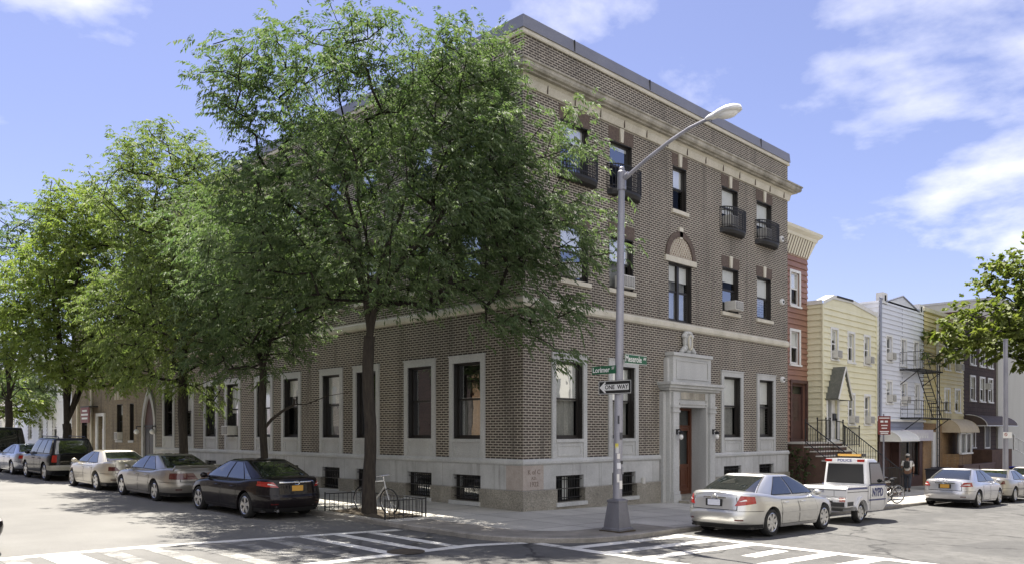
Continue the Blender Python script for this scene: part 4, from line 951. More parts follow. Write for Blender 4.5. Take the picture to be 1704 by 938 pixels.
# ------------------------------------------------------------------ cars
def lerp_list(xs, pts):
    """smooth piecewise-cubic interpolation of control points"""
    px = np.array([p[0] for p in pts]); py = np.array([p[1] for p in pts])
    sl = np.gradient(py, px); x = np.clip(xs, px[0], px[-1])
    i = np.clip(np.searchsorted(px, x)-1, 0, len(px)-2); h = px[i+1]-px[i]; t = (x-px[i])/h
    return (2*t**3-3*t**2+1)*py[i]+(t**3-2*t**2+t)*h*sl[i]*.7+(-2*t**3+3*t**2)*py[i+1]+(t**3-t**2)*h*sl[i+1]*.7
class Car:
    def __init__(s, L=4.8, W=1.8, H=1.45, wb=2.75, rear=1.1, wr=.325, n=5, top=None, roff=None, foff=None, wprof=None,
                 gz0=.9, base=(-1.75,1.1), roof=(-.85,.15), hw=(.80,.57), gn=7, crown=.035, clear=.2):
        s.L,s.W,s.H,s.wr,s.n = L,W,H,wr,n
        s.ax = (-L/2+rear, -L/2+rear+wb); s.top = top; s.roff = roff; s.foff = foff
        s.wprof = wprof or [(clear,.93),(.35,.975),(.58,1.0),(.8,.985),(.95,.94),(1.2,.9)]
        s.gz0,s.base,s.roof,s.hw,s.gn,s.crown,s.clear = gz0,base,roof,hw,gn,crown,clear
        th = np.linspace(0, 2*PI, 6001); c,q = np.cos(th), np.sin(th)
        ux = -np.sign(c)*np.abs(c)**(2/n); uy = -np.sign(q)*np.abs(q)**(2/n)
        d = np.concatenate([[0], np.cumsum(np.hypot(np.diff(ux)*L/2, np.diff(uy)*W/2))]); s.S = d/d[-1]; s.ux, s.uy = ux, uy
    def U(s, q): q = np.mod(q,1.0); return np.interp(q,s.S,s.ux), np.interp(q,s.S,s.uy)
    def pt(s, q, z):
        ux, uy = s.U(q)
        xr = -s.L/2 + np.interp(z, *zip(*s.roff)); xf = s.L/2 - np.interp(z, *zip(*s.foff))
        return (xr+xf)/2 + ux*(xf-xr)/2, uy*s.W/2*lerp_list(np.asarray(z,float), s.wprof), z
    def s_side(s, x): # right hand side (y<0)
        q = np.linspace(.02,.48,3000); X,_,_ = s.pt(q, np.full(3000,.6)); return float(np.interp(x, X, q))
    def s_rear(s, y): # |y| on the rear face, right half
        q = np.linspace(0,.14,2000); _,Y,_ = s.pt(q, np.full(2000,.7)); return float(np.interp(abs(y), -Y, q))
    def s_front(s, y): return .5 - s.s_rear(y)
    def ztop(s, x): return lerp_list(np.asarray(x,float), s.top)
    def gh(s, v):
        e = v**1.55
        f = lambda a: a[0]+(a[1]-a[0])*v
        xr = s.base[0]+(s.roof[0]-s.base[0])*e; xf = s.base[1]+(s.roof[1]-s.base[1])*e
        hw = s.hw[0]+(s.hw[1]-s.hw[0])*(v**1.35); z = s.gz0+(s.H-s.crown-s.gz0)*v
        return xr,xf,hw,z
    def body(s):
        N = 300; q = np.arange(N)/N; mb = MB()
        ux,uy = s.U(q); side = np.abs(uy) > .8
        zl = [s.clear,.27,.35,.44,.53,.60,.64]; K = 8; rows=[]
        x0,_,_ = s.pt(q, np.full(N,.6)); zt = s.ztop(x0)
        for j in range(len(zl)+K):
            z = np.full(N, zl[j]) if j < len(zl) else .64+(zt-.64)*((j-len(zl)+1)/K)
            if j >= len(zl): z = np.maximum(z, .64)
            x,_,_ = s.pt(q, z)
            for xw in s.ax:
                dx = np.abs(x0-xw); R = s.wr+.055
                arch = s.wr + np.sqrt(np.maximum(0,R*R-dx*dx)); z = np.where(side & (dx<R), np.maximum(z, arch), z)
            x,y,_ = s.pt(q, z)
            if j == len(zl)+K-1: y = y*.985; 
            rows.append([tuple(p) for p in zip(x,y,z)])
        first = rows[0]; tuck=[]
        for k,(x,y,z) in enumerate(first): tuck.append((x*.97, y*.84, z+.0))
        rows = [tuck]+rows
        for f,up in ((.93,.022),(.8,.04),(.55,.056),(.28,.064),(0,.066)):
            rows.append([(x*(.985+.015*f), y*f, z+up*min(1,1)) for (x,y,z) in rows[len(zl)+K]])
        rows = [r+[r[0]] for r in rows]; mb.grid(rows)
        # greenhouse
        Q = 200; qq = np.arange(Q+1)/Q; gx_,gy_ = s._gc(Q); rows=[]
        for v in np.linspace(0,1,12):
            xr,xf,hw,z = s.gh(v); rows.append([((xr+xf)/2+a*(xf-xr)/2, b*hw, z) for a,b in zip(gx_,gy_)])
        for f,up in ((.96,.35),(.88,.62),(.7,.85),(.4,.97),(0.0,1.0)):
            xr,xf,hw,z = s.gh(1.0); rows.append([((xr+xf)/2+a*(xf-xr)/2*(.5+.5*f if f>.6 else f*.9+.26), b*hw*f, z+s.crown*up) for a,b in zip(gx_,gy_)])
        mb.grid(rows); return mb
    def _gc(s, Q):
        th = np.linspace(0,2*PI,4001); n=s.gn; c,q=np.cos(th),np.sin(th)
        ux=-np.sign(c)*np.abs(c)**(2/n); uy=-np.sign(q)*np.abs(q)**(2/n)
        d=np.concatenate([[0],np.cumsum(np.hypot(np.diff(ux)*1.3,np.diff(uy)*.75))]); t=np.linspace(0,d[-1],Q+1)
        return np.interp(t,d,ux), np.interp(t,d,uy)
    def side_glass(s, sgn, t0, t1, v0, v1, off=.006, t0b=None, t1b=None):
        """t = fraction along the side at bottom(v0)/top(v1)"""
        mb=MB(); rows=[]
        for j in range(7):
            k=j/6; v=v0+(v1-v0)*k; xr,xf,hw,z=s.gh(v); row=[]
            for i in range(9):
                a=t0+((t0b if t0b is not None else t0)-t0)*k; b=t1+((t1b if t1b is not None else t1)-t1)*k
                t=a+(b-a)*i/8; ux=2*t-1; y=hw*(1-min(.999,abs(ux))**s.gn)**(1/s.gn)
                row.append((xr+(xf-xr)*t, sgn*(y+off), z+off*.4))
            rows.append(row)
        return mb.grid(rows)
    def end_glass(s, front, yf, v0, v1, off=.006, taper=1.0):
        mb=MB(); rows=[]
        for j in range(9):
            k=j/8; v=v0+(v1-v0)*k; xr,xf,hw,z=s.gh(v); c,h=(xr+xf)/2,(xf-xr)/2; row=[]
            for i in range(17):
                y=(2*i/16-1)*yf*(1+(taper-1)*k); x=h*(1-min(.999,abs(y))**s.gn)**(1/s.gn)+off
                row.append((c+(x if front else -x), y*hw, z+off*.5))
            rows.append(row)
        return mb.grid(rows)
    def patch(s, s0, s1, z0, z1, off=.004, ns=16, nz=6, skew=0, ztopf=None, z0b=None, z1b=None, clampx=None):
        """patch of the body skin, pushed out along its normal"""
        rows=[]; mb=MB()
        for j in range(nz+1):
            row=[]
            for i in range(ns+1):
                k=i/ns; q=s0+skew*(j/nz)*(1-k)+(s1-s0)*k; a=z0+((z0b if z0b is not None else z0)-z0)*k; b=z1+((z1b if z1b is not None else z1)-z1)*k
                z=a+(b-a)*j/nz
                p=np.array([float(c) for c in s.pt(q,z)]); p1=np.array([float(c) for c in s.pt(q+.002,z)]); p2=np.array([float(c) for c in s.pt(q,z+.01)])
                nrm=np.cross(p2-p,p1-p); nrm/=np.linalg.norm(nrm)+1e-9
                if nrm[0]*p[0]*.2+nrm[1]*p[1] < 0: nrm=-nrm
                row.append(tuple(p+nrm*off))
            rows.append(row)
        return mb.grid(rows)
def thicken(mb, d): return mb
def wheel(par, x, y, r, w=.2, spokes=5, style='alloy', sgn=-1, steel=False):
    ro=.7*r if not steel else .64*r
    t=MB(); prof=[(ro,-w/2+.02),(ro+.02,-w/2),(r-.03,-w/2),(r-.008,-w/2+.025),(r,-w/4),(r,w/4),(r-.008,w/2-.025),(r-.03,w/2),(ro+.02,w/2),(ro,w/2-.02)]
    t.lathe(prof,32,(x,y,r),'y'); wo=mk('wheel',t,M['rubber'],par,smooth=True,local=True)
    m=MB(); o=sgn*w/2
    m.lathe([(ro+.004,o*.9),(ro-.015,o*1.0),(ro-.03,o*.85),(ro-.035,-o*.6)],32,(x,y,r),'y')
    m.lathe([(0,o*.86),(.055,o*.86),(.07,o*.7),(.07,o*.3)],16,(x,y,r),'y')
    for k in range(spokes):
        a=2*PI*k/spokes+.3
        for da in ((-.13,.13) if style=='split' else (0,)):
            ca,sa=math.cos(a+da),math.sin(a+da); wd=.024 if style=='split' else .045*(5/spokes)**.5
            i0,i1=.05,ro-.02; c=(x,y,r); px,pz=-sa,ca
            q=[(c[0]+ca*i0+px*wd,y+o*.84,r+sa*i0+pz*wd),(c[0]+ca*i0-px*wd,y+o*.84,r+sa*i0-pz*wd),(c[0]+ca*i1-px*wd*1.3,y+o*.92,r+sa*i1-pz*wd*1.3),(c[0]+ca*i1+px*wd*1.3,y+o*.92,r+sa*i1+pz*wd*1.3)]
            m.add(q+[(a_,b_-o*.35,c_) for a_,b_,c_ in q],[(0,1,2,3),(0,3,7,4),(1,5,6,2),(4,7,6,5)])
    mk('rim',m,M['alloy'],wo,smooth=True,local=True,angle=30)
    b=MB(); b.lathe([(0,o*.25),(ro-.04,o*.25)],24,(x,y,r),'y'); mk('brake_disc',b,M['darkalloy'],wo,local=True)
def build_car(name,label,cat,loc,rotz,car,paint,zs=1.0,glass='car_glass',spokes=5,wstyle='alloy',tails=None,plate='plate_white',trim=True,doors=((-.86,-.0),(.02,1.0)),bump='body',steel=False,sidew=None,garnish=None,group=None,moulding=None,rearv=(.2,.93),plate_z=.78,lowtrim=None,fronts=True,rails=False,badge=True,dz=None,exhaust=False,wheels_sgn=(-1,1)):
    t=thing(name,label,cat,loc,rotz,group); t.scale=(1,1,zs); c=car
    P=M[paint]; body=mk('body',c.body(),P,t,smooth=True,local=True,angle=50)
    u=MB(); u.box(c.ax[0]-.75,c.ax[1]+.6,-c.W/2+.26,c.W/2-.26,c.clear+.0,.62)
    for x in c.ax: u.box(x-.45,x+.45,-c.W/2+.24,c.W/2-.24,.3,.68)
    u.box(-c.L/2+.35,c.L/2-.35,-c.W/2+.14,c.W/2-.14,c.clear-.005,c.clear+.05)
    mk('underbody',u,M['plastic'],t,local=True)
    G_=M[glass]
    sw_=sidew or [(.22,.53,.27,.52),(.56,.92,.56,.84)]
    for sg in (-1,1):
        for (a,b,a2,b2) in sw_:
            r=mk('window_rubber',c.side_glass(sg,a-.008,b+.008,.13,.95,.004,a2-.008,b2+.012),M['plastic'],t,smooth=True,local=True)
            mk('side_window',c.side_glass(sg,a,b,.17,.92,.008,a2,b2),G_,r,smooth=True,local=True)
    r=mk('window_rubber',c.end_glass(False,.9,rearv[0]-.04,rearv[1]+.04,.004),M['plastic'],t,smooth=True,local=True)
    mk('rear_window',c.end_glass(False,.86,rearv[0],rearv[1],.009),G_,r,smooth=True,local=True)
    if fronts:
        r=mk('window_rubber',c.end_glass(True,.92,.1,.96,.004),M['plastic'],t,smooth=True,local=True)
        mk('windscreen',c.end_glass(True,.88,.14,.92,.009),G_,r,smooth=True,local=True)
    for x in c.ax:
        for sg in wheels_sgn: wheel(t,x,sg*(c.W/2-.125),c.wr,.2,spokes,wstyle,sg,steel)
    zb0,zb1=dz or (.27,.86)
    for sg in (-1,1):
        f=(lambda q: q) if sg<0 else (lambda q: 1-q)
        for (x0,x1) in doors:
            gp=mk('door',c.patch(f(c.s_side(x0)),f(c.s_side(x1)),zb0,zb1,.0015,12,8),M['plastic'],t,smooth=True,local=True)
            mk('door_skin',c.patch(f(c.s_side(x0+.014)),f(c.s_side(x1-.014)),zb0+.014,zb1-.010,.0045,12,8),P,gp,smooth=True,local=True)
            h=MB(); hx=x0+.17; y=float(c.pt(c.s_side(hx),zb1-.07)[1])
            h.tube([(hx-.09,sg*(-y+.01),zb1-.07),(hx-.07,sg*(-y+.04),zb1-.065),(hx+.07,sg*(-y+.04),zb1-.06),(hx+.09,sg*(-y+.01),zb1-.06)],.014,6); mk('handle',h,P,gp,smooth=True,local=True)
        if moulding:
            mk('side_moulding',c.patch(f(c.s_side(c.ax[0]+.42)),f(c.s_side(c.ax[1]-.42)),moulding-.02,moulding+.02,.014,16,2),P,t,smooth=True,local=True)
        # mirror
        mx=c.base[1]-.42; m=MB(); yy=c.hw[0]+.13; m.ball((mx,sg*yy,c.gz0+.1),(.07,.1,.075),12,8); m.tube([(mx+.03,sg*(c.hw[0]-.04),c.gz0+.05),(mx,sg*yy,c.gz0+.07)],.025,6)
        mk('mirror',m,P,t,smooth=True,local=True)
        mk('bumper_seam',c.patch(f(.0),f(c.s_side(c.ax[0]-.4)),.612,.625,.003,30,1),M['plastic'],t,local=True)
        # head lamp
        mk('headlight',c.patch(f(c.s_front(.42)),f(c.s_side(c.L/2-.42)),.55,.68,.006,14,4),M['clear_lens'],t,smooth=True,local=True)
        if tails:
            for (y0,x1,z0,z1,mat,*ex) in tails:
                kw=dict(z0b=ex[0],z1b=ex[1]) if len(ex)>=2 else {}
                kw['skew']=(.012 if y0<.6 else 0)*(1 if sg<0 else -1)
                mk('taillight',c.patch(f(c.s_rear(y0)) if y0<9 else f(c.s_side(y0-10)),f(c.s_side(x1)),z0,z1,.009 if mat!='clear_lens' else .013,16,5,**kw),M[mat],t,smooth=True,local=True)
    if not lowtrim:
        for sg in (0,1):
            f=(lambda q: q) if sg==0 else (lambda q: 1-q)
            mk('lower_valance',c.patch(f(.0),f(c.s_side(c.ax[0]-.42)),c.clear+.01,.31,.004,24,2),M['plastic'],t,smooth=True,local=True)
            mk('reflector',c.patch(f(c.s_rear(.52)),f(c.s_rear(.68)),.40,.43,.008,6,1),M['dark_red_lens'],t,smooth=True,local=True)
        m=MB(); xq,_,_z,zq=c.gh(.2); m.box(c.gh(.25)[0]+.12,c.gh(.25)[0]+.2,-.12,.12,c.gz0+.12,c.gz0+.15); mk('brake_light',m,M['red_lens'],t,local=True)
    if lowtrim:
        for sg in (0,1):
            f=(lambda q: q) if sg==0 else (lambda q: 1-q)
            mk('bumper',c.patch(f(.0),f(c.s_side(c.ax[0]-.42)),lowtrim[0],lowtrim[1],.03,30,4),M[lowtrim[2]],t,smooth=True,local=True)
            mk('sill_trim',c.patch(f(c.s_side(c.ax[0]+.42)),f(c.s_side(c.ax[1]-.42)),c.clear+.02,.36,.02,12,3),M[lowtrim[2]],t,smooth=True,local=True)
    # boot lid
    sr=c.s_rear(.56); ztl=float(c.ztop(-c.L/2+.1))-.03
    bl=mk('boot_lid',c.patch(-sr,sr,.635,ztl,.002,20,6),M['plastic'],t,smooth=True,local=True)
    mk('boot_skin',c.patch(-sr+.0016,sr-.0016,.652,ztl-.006,.005,20,6),P,bl,smooth=True,local=True)
    if garnish: mk('garnish',c.patch(-c.s_rear(garnish[3]),c.s_rear(garnish[3]),garnish[0],garnish[1],.014,20,3),M[garnish[2]],bl,smooth=True,local=True)
    xr=float(c.pt(0.0,plate_z)[0]); m=MB(); m.box(xr-.02,xr-.012,-.21,.21,plate_z-.085,plate_z+.085); po_=mk('plate_holder',m,M['plastic'],bl,local=True)
    o_=po_; m=MB(); m.box(xr-.028,xr-.021,-.155,.155,plate_z-.065,plate_z+.07); mk('licence_plate',m,M[plate],t,local=True)
    if badge:
        m=MB(); zq=ztl-.05; xq=float(c.pt(0.0,zq)[0])-.014; m.tube([(xq,.07*math.cos(k*PI/8),zq+.05*math.sin(k*PI/8)) for k in range(17)],.009,5); mk('badge',m,M['chrome'],t,smooth=True,local=True)
    if exhaust:
        m=MB(); m.tube([(-c.L/2+.02,.55,.25),(-c.L/2+.3,.55,.25)],.035,10); m.tube([(-c.L/2+.02,-.55,.25),(-c.L/2+.3,-.55,.25)],.035,10); mk('exhaust_pipe',m,M['chrome'],t,local=True)
    if rails:
        for sg in (-1,1):
            m=MB(); m.tube([(c.roof[0]+.05,sg*.5,c.H-.0),(c.roof[0]+.15,sg*.5,c.H+.06),(c.roof[1]-.15,sg*.5,c.H+.06),(c.roof[1]-.02,sg*.5,c.H)],.02,6); mk('roof_rail',m,M['plastic'],t,local=True)
    return t
M['p_silver']=carpaint('silver_paint',(.60,.60,.585),.75,.32); M['p_silver2']=carpaint('bright_silver_paint',(.62,.62,.65),.75,.3)
M['p_plum']=carpaint('dark_plum_paint',(.010,.0075,.009),.0,.3,.0); M['p_beige']=carpaint('beige_grey_paint',(.34,.32,.285),.6,.35)
M['p_cream']=carpaint('champagne_paint',(.55,.51,.42),.5,.35); M['p_black']=carpaint('black_paint',(.007,.007,.0075),.0,.3,.0)
M['p_grey']=carpaint('silver_blue_paint',(.4,.43,.5),.7,.3); M['p_tan']=carpaint('tan_gold_paint',(.40,.375,.32),.6,.33); M['p_lowgrey']=mottled('grey_bumper',(.3,.29,.24),(.4,.38,.32),3,.6,40,.02)
ROF=[(.2,.16),(.3,.06),(.45,.0),(.58,.0),(.625,.03),(.8,.06),(.95,.08),(1.05,.14),(1.3,.3)]
FOF=[(.2,.12),(.3,.03),(.45,.0),(.55,.02),(.65,.08),(.75,.2),(1.3,.6)]
TOP=[(-2.45,.985),(-2.2,1.02),(-1.6,1.0),(-.8,.935),(.3,.905),(1.0,.91),(1.5,.86),(2.0,.77),(2.3,.69),(2.45,.62)]
def sedan(**k):
    d=dict(L=4.8,W=1.8,H=1.46,wb=2.74,rear=1.12,wr=.33,top=TOP,roff=ROF,foff=FOF,base=(-1.95,1.25),roof=(-1.0,.12),hw=(.82,.56)); d.update(k); return Car(**d)
YR=-5.95; XL=-5.5
def zroad(x,y): return G(x,y)+ROAD
def pitch(t,sl,axis): t.rotation_euler[axis]=sl
def on_ave(X): return (X,YR,zroad(X,YR))
def on_side(Y): return (XL,Y,zroad(XL,Y))
AV=math.atan(.025); SD=-math.atan(.012)
c1=build_car('parked_car','silver four door saloon with red wrap-around tail lamps parked nearest on the right','car',on_ave(2.4),0,sedan(),'p_silver',zs=.96,spokes=7,moulding=.53,
    tails=[(.50,-1.96,.735,.97,'red_lens',.80,.95),(.58,-2.2,.835,.885,'clear_lens',.855,.885)],plate='plate_white',plate_z=.80,garnish=(.90,.93,'chrome',.3))
c1.rotation_euler[1]=AV
m=MB(); xx=float(sedan().pt(0,.72)[0])
c2=build_car('parked_car','bright silver saloon with gold plate and slim tail lamps, parked beyond the bicycles','car',on_ave(18.4),0,sedan(H=1.47,rear=1.05,base=(-2.0,1.3)),'p_silver2',zs=.96,spokes=6,
    tails=[(.5,-1.95,.80,.95,'red_lens'),(.56,-2.1,.845,.885,'clear_lens')],plate='plate_gold',plate_z=.80,garnish=(.90,.94,'chrome',.36)); c2.rotation_euler[1]=AV
c3=build_car('parked_car','tan gold saloon with small red tail lamps parked last at the right edge','car',on_ave(23.35),0,sedan(L=4.7,H=1.4,n=4.4),'p_tan',zs=.96,spokes=8,
    tails=[(.55,-2.12,.78,.93,'dark_red_lens')],plate='plate_gold',plate_z=.66); c3.rotation_euler[1]=AV
c3b=build_car('parked_car','pale saloon at the right edge beyond the tan gold car','car',on_ave(29.0),0,sedan(),'p_cream',zs=.96,tails=[(.55,-2.12,.78,.93,'red_lens')]); c3b.rotation_euler[1]=AV
c4=build_car('parked_car','dark plum saloon with chrome boot strip and gold plate beside the tree guard','car',on_side(4.95),PI/2,sedan(W=1.83,H=1.47,rear=1.1,base=(-2.05,1.35),roof=(-.9,.2)),'p_plum',spokes=5,wstyle='split',
    tails=[(.5,-1.85,.82,.95,'red_lens',.86,.97),(.56,-2.2,.87,.91,'clear_lens',.89,.92)],plate='plate_gold',plate_z=.79,garnish=(.93,.96,'chrome',.5),exhaust=True,sidew=[(.15,.25,.24,.265),(.27,.54,.285,.52),(.565,.93,.565,.85)]); c4.rotation_euler[1]=SD
c5=build_car('parked_car','beige grey saloon with a full width dark tail panel and rear spoiler','car',on_side(10.8),PI/2,sedan(L=5.0,H=1.42,wb=2.77,rear=1.25,n=5.5,top=[(-2.5,1.0),(-2.2,1.03),(-1.6,1.0),(-.8,.93),(.3,.9),(1.0,.9),(1.5,.86),(2.1,.76),(2.5,.66)],base=(-1.9,1.15),roof=(-.85,.25)),'p_beige',spokes=5,
    tails=[(0.02,-2.2,.70,.90,'dark_red_lens',.72,.90)],moulding=.55,plate_z=.5,badge=False); c5.rotation_euler[1]=SD
m=MB(); m.tube([(-2.36,-.75,.98),(-2.4,-.7,1.1),(-2.4,.7,1.1),(-2.36,.75,.98)],.035,8); mk('spoiler',m,M['p_beige'],c5,smooth=True,local=True)
c6=build_car('parked_car','cream champagne saloon with turned front wheels between the beige and black vehicles','car',on_side(16.05),PI/2,sedan(L=4.7,H=1.4,wb=2.65,n=4.5),'p_cream',spokes=6,
    tails=[(.4,-2.1,.72,.86,'dark_red_lens')],plate_z=.6,badge=False); c6.rotation_euler[1]=SD
suvtop=[(-2.3,1.08),(-2.0,1.1),(-1.2,1.07),(0,1.05),(.9,1.03),(1.4,1.0),(2.0,.95),(2.3,.86)]
def suv(**k):
    d=dict(L=4.6,W=1.82,H=1.74,wb=2.7,rear=.98,wr=.37,n=7,top=suvtop,roff=[(.2,.12),(.4,.0),(.6,.0),(.65,.05),(1.1,.07),(1.3,.1)],foff=[(.2,.1),(.4,.0),(.6,.0),(.8,.04),(.95,.12),(1.3,.3)],
      gz0=1.02,base=(-2.2,1.15),roof=(-1.95,.4),hw=(.84,.66),gn=9,clear=.3,wprof=[(.3,.96),(.5,.99),(.7,1.0),(.95,.985),(1.1,.95),(1.3,.92)]); d.update(k); return Car(**d)
SW=[(.05,.34,.06,.30),(.37,.62,.335,.60),(.645,.94,.63,.90)]
c7=build_car('parked_wagon','black four wheel drive wagon with a tan lower bumper and roof rails','car',on_side(22.25),PI/2,suv(),'p_black',spokes=5,sidew=SW,doors=((-.87,-.02),(.0,.95)),dz=(.38,.98),
    tails=[(.66,-2.12,.78,1.06,'red_lens')],lowtrim=(.46,.64,'p_lowgrey'),rails=True,plate_z=.72,badge=False,rearv=(.12,.9)); c7.rotation_euler[1]=SD
c8=build_car('parked_car','silver blue coupe parked in front of the black wagon','car',on_side(27.1),PI/2,sedan(L=4.5,H=1.38,wb=2.6),'p_grey',spokes=7,tails=[(.5,-1.95,.75,.9,'red_lens')],plate_z=.6); c8.rotation_euler[1]=SD
c9=build_car('parked_van','dark high roofed van furthest up the side street at the left edge','van',on_side(32.6),PI/2,suv(L=5.0,H=2.1,base=(-2.4,1.4),roof=(-2.3,.5),wb=2.9),'p_black',sidew=SW,doors=((-.87,-.02),(.0,.95)),dz=(.38,.98),tails=[(.66,-2.3,.78,1.06,'dark_red_lens')],badge=False,rearv=(.12,.9)); c9.rotation_euler[1]=SD
c10=build_car('passing_car','dark car with only its nose showing at the left edge of the road','car',(-14.6,1.6,zroad(-14.6,1.6)),-.15,sedan(),'p_plum',tails=None)

# ------------------------------------------------------------------ police three-wheeler
M['p_white']=carpaint('white_vehicle_paint',(.72,.72,.73),0,.35,.08); M['navy']=plain('navy_letters',(.02,.03,.16),.4); M['lightbar']=plain('amber_lightbar',(.62,.4,.12),.15,0,1)
pv=thing('police_scooter','white police three wheeled patrol scooter with a cab, blue stripes and roof light bar','police scooter',(7.05,YR-.05,zroad(7.05,YR)),0); pv.rotation_euler[1]=AV; pv.scale=(1,1,.95)
m=MB()   # cargo box: side profile extruded, with wheel arch cut in the outline
def prism(m, prof, y0, y1, y0t=None):
    n=len(prof); m.add([(x,y0,z) for x,z in prof]+[(x,y1,z) for x,z in prof],[tuple(range(n)),tuple(range(2*n-1,n-1,-1))]+[(k,(k+1)%n,n+(k+1)%n,n+k) for k in range(n)])
arch=[(-.55+.36*math.cos(t),.30+.36*math.sin(t)) for t in np.linspace(PI,0,13)]
prism(m,[(-1.5,.48),(-1.5,1.02),(-1.42,1.07),(.02,1.07),(.02,.35)]+[(x,max(z,.35)) for x,z in arch[::-1]]+[(-1.0,.48)],-.68,.68)
mk('cargo_box',m,M['p_white'],pv,local=True,bevel=.025)
m=MB(); m.box(-1.5035,-1.5005,-.66,.66,.955,.972); m.box(-1.5035,-1.5005,-.66,.66,.775,.785); m.box(-1.5035,-1.5005,-.34,-.33,.79,.95); m.box(-1.5035,-1.5005,.33,.34,.79,.95); mk('panel_seam',m,M['plastic'],pv,local=True)
m=MB(); m.box(-1.506,-1.5005,-.3,.02,.5,.66); mk('rear_grille',m,M['plastic'],pv,local=True)
for sg in (-1,1):
    m=MB(); y0_,y1_=sorted((sg*.6805,sg*.685)); m.box(-1.46,-.02,y0_,y1_,.9,.915); m.box(-.06,-.045,y0_,y1_,.4,1.06); m.box(-1.45,-1.06,y0_,y1_,.52,.64); mk('side_seam',m,M['plastic'],pv,local=True)
m=MB(); m.box(-1.52,-1.503,-.62,.62,.5,.62); m.box(-1.6,-1.52,-.6,.6,.38,.46); mk('rear_bumper',m,M['plastic'],pv,local=True)
for sg in (-1,1):
    m=MB(); prism(m,[(-1.02,.5)]+[(-.55+.42*math.cos(t),.34+.42*math.sin(t)) for t in np.linspace(PI*.9,PI*.03,13)]+[(-.05,.4)]+[(-.55+.36*math.cos(t),.32+.36*math.sin(t)) for t in np.linspace(PI*.03,PI*.95,13)],sg*.681,sg*.74); mk('mudguard',m,M['p_white'],pv,local=True)
    m=MB(); m.box(-1.512,-1.502,min(sg*.48,sg*.64),max(sg*.48,sg*.64),.64,.76); mk('taillight',m,M['red_lens'],pv,local=True)
    wheel(pv,-.55,sg*.6,.29,.17,6,'alloy',sg)
wheel(pv,1.25,0,.27,.16,6,'alloy',-1)
# cab: lofted shell
def cabrow(z,xr,xf,hy,r=.12):
    pts=[]
    for cx,cy,a0 in ((xr+r,-hy+r,PI),(xf-r*2,-hy+r,1.5*PI),(xf-r*2,hy-r,0),(xr+r,hy-r,.5*PI)):
        rr=r if cx<(xr+xf)/2 else r*2
        for k in range(6): a=a0+PI/2*k/5; pts.append((cx+(rr if cx>(xr+xf)/2 else r)*math.cos(a),cy+r*math.sin(a),z))
    return pts+[pts[0]]
cz=[(.3,.03,1.45,.6),(.5,.03,1.6,.66),(.9,.03,1.55,.67),(1.1,.02,1.4,.66),(1.78,.06,.95,.6),(1.86,.1,.85,.56)]
m=MB(); rows=[cabrow(*c) for c in cz]; top=rows[-1]; cxm=sum(p[0] for p in top)/len(top); m.grid(rows+[[(cxm+(p[0]-cxm)*f,p[1]*f,1.86+.03*(1-f)) for p in top] for f in (.8,.4,0)])
mk('cab',m,M['p_white'],pv,smooth=True,local=True,angle=45)
m=MB(); m.add([(.012,-.5,1.16),(.012,.5,1.16),(.045,.46,1.66),(.045,-.46,1.66)],[(0,1,2,3)]); mk('rear_window',m,M['car_glass'],pv,local=True)
m=MB(); m.add([(.005,-.54,1.12),(.005,.54,1.12),(.04,.5,1.7),(.04,-.5,1.7)],[(0,1,2,3)]); mk('window_rubber',m,M['plastic'],pv,local=True)
for sg in (-1,1):
    y=lambda z: sg*(.672-(max(0,z-1.1))*.09+.002)
    m=MB(); yy=lambda z: y(z)-sg*.002; m.add([(.15,yy(1.1),1.1),(1.25,yy(1.1),1.1),(.96,yy(1.76),1.76),(.18,yy(1.76),1.76)],[(0,1,2,3)]); mk('window_rubber',m,M['plastic'],pv,local=True)
    m=MB(); m.add([(.2,y(1.14),1.14),(1.2,y(1.14),1.14),(.92,y(1.72),1.72),(.22,y(1.72),1.72)],[(0,1,2,3)]); mk('side_window',m,M['car_glass'],pv,local=True)
    m=MB()
    for z0_,z1_ in ((1.06,1.1),(.62,.66)): m.add([(.05,y(z0_),z0_),(1.3,y(z0_),z0_),(1.3,y(z1_),z1_),(.05,y(z1_),z1_)],[(0,1,2,3)])
    m.add([(-1.45,sg*.682,.98),(-.1,sg*.682,.98),(-.1,sg*.682,1.03),(-1.45,sg*.682,1.03)],[(0,1,2,3)]); mk('blue_stripe',m,M['navy'],pv,local=True)
    m=MB(); m.add([(.14,y(.4),.36),(.16,y(.4),.36),(.16,y(1.1),1.1),(.14,y(1.1),1.1)],[(0,1,2,3)]); m.add([(1.22,y(.4),.36),(1.24,y(.4),.36),(1.24,y(1.1),1.1),(1.22,y(1.1),1.1)],[(0,1,2,3)]); mk('door_seam',m,M['plastic'],pv,local=True)
    mk('lettering',text_mb('NYPD',.36,(.68,y(.86)*1.004,.85),(-sg,0,0),(0,0,1),sx=.85,ext=.002,bold=.006),M['navy'],pv,local=True,fix=False)
    m=MB(); m.tube([(1.25,sg*.62,1.15),(1.3,sg*.8,1.2)],.015,5); m.ball((1.3,sg*.84,1.22),(.04,.08,.06),8,6); mk('mirror',m,M['plastic'],pv,local=True)
m=MB(); m.box(-.02,.05,-.56,.56,1.74,1.86); hd=mk('rear_header',m,M['p_white'],pv,local=True,bevel=.015)
mk('lettering',text_mb('POLICE',.115,(-.0225,0,1.8),(0,-1,0),(0,0,1),sx=1.1,ext=.002,bold=.002),M['navy'],pv,local=True,fix=False)
for sg in (-1,1):
    m=MB(); m.box(-.035,-.021,sg*.46-.1,sg*.46+.1,1.765,1.835); mk('warning_light',m,M['red_lens'],pv,local=True)
m=MB(); m.box(.3,.5,-.35,.35,1.93,2.0); lb=mk('light_bar',m,M['lightbar'],pv,local=True,bevel=.02)
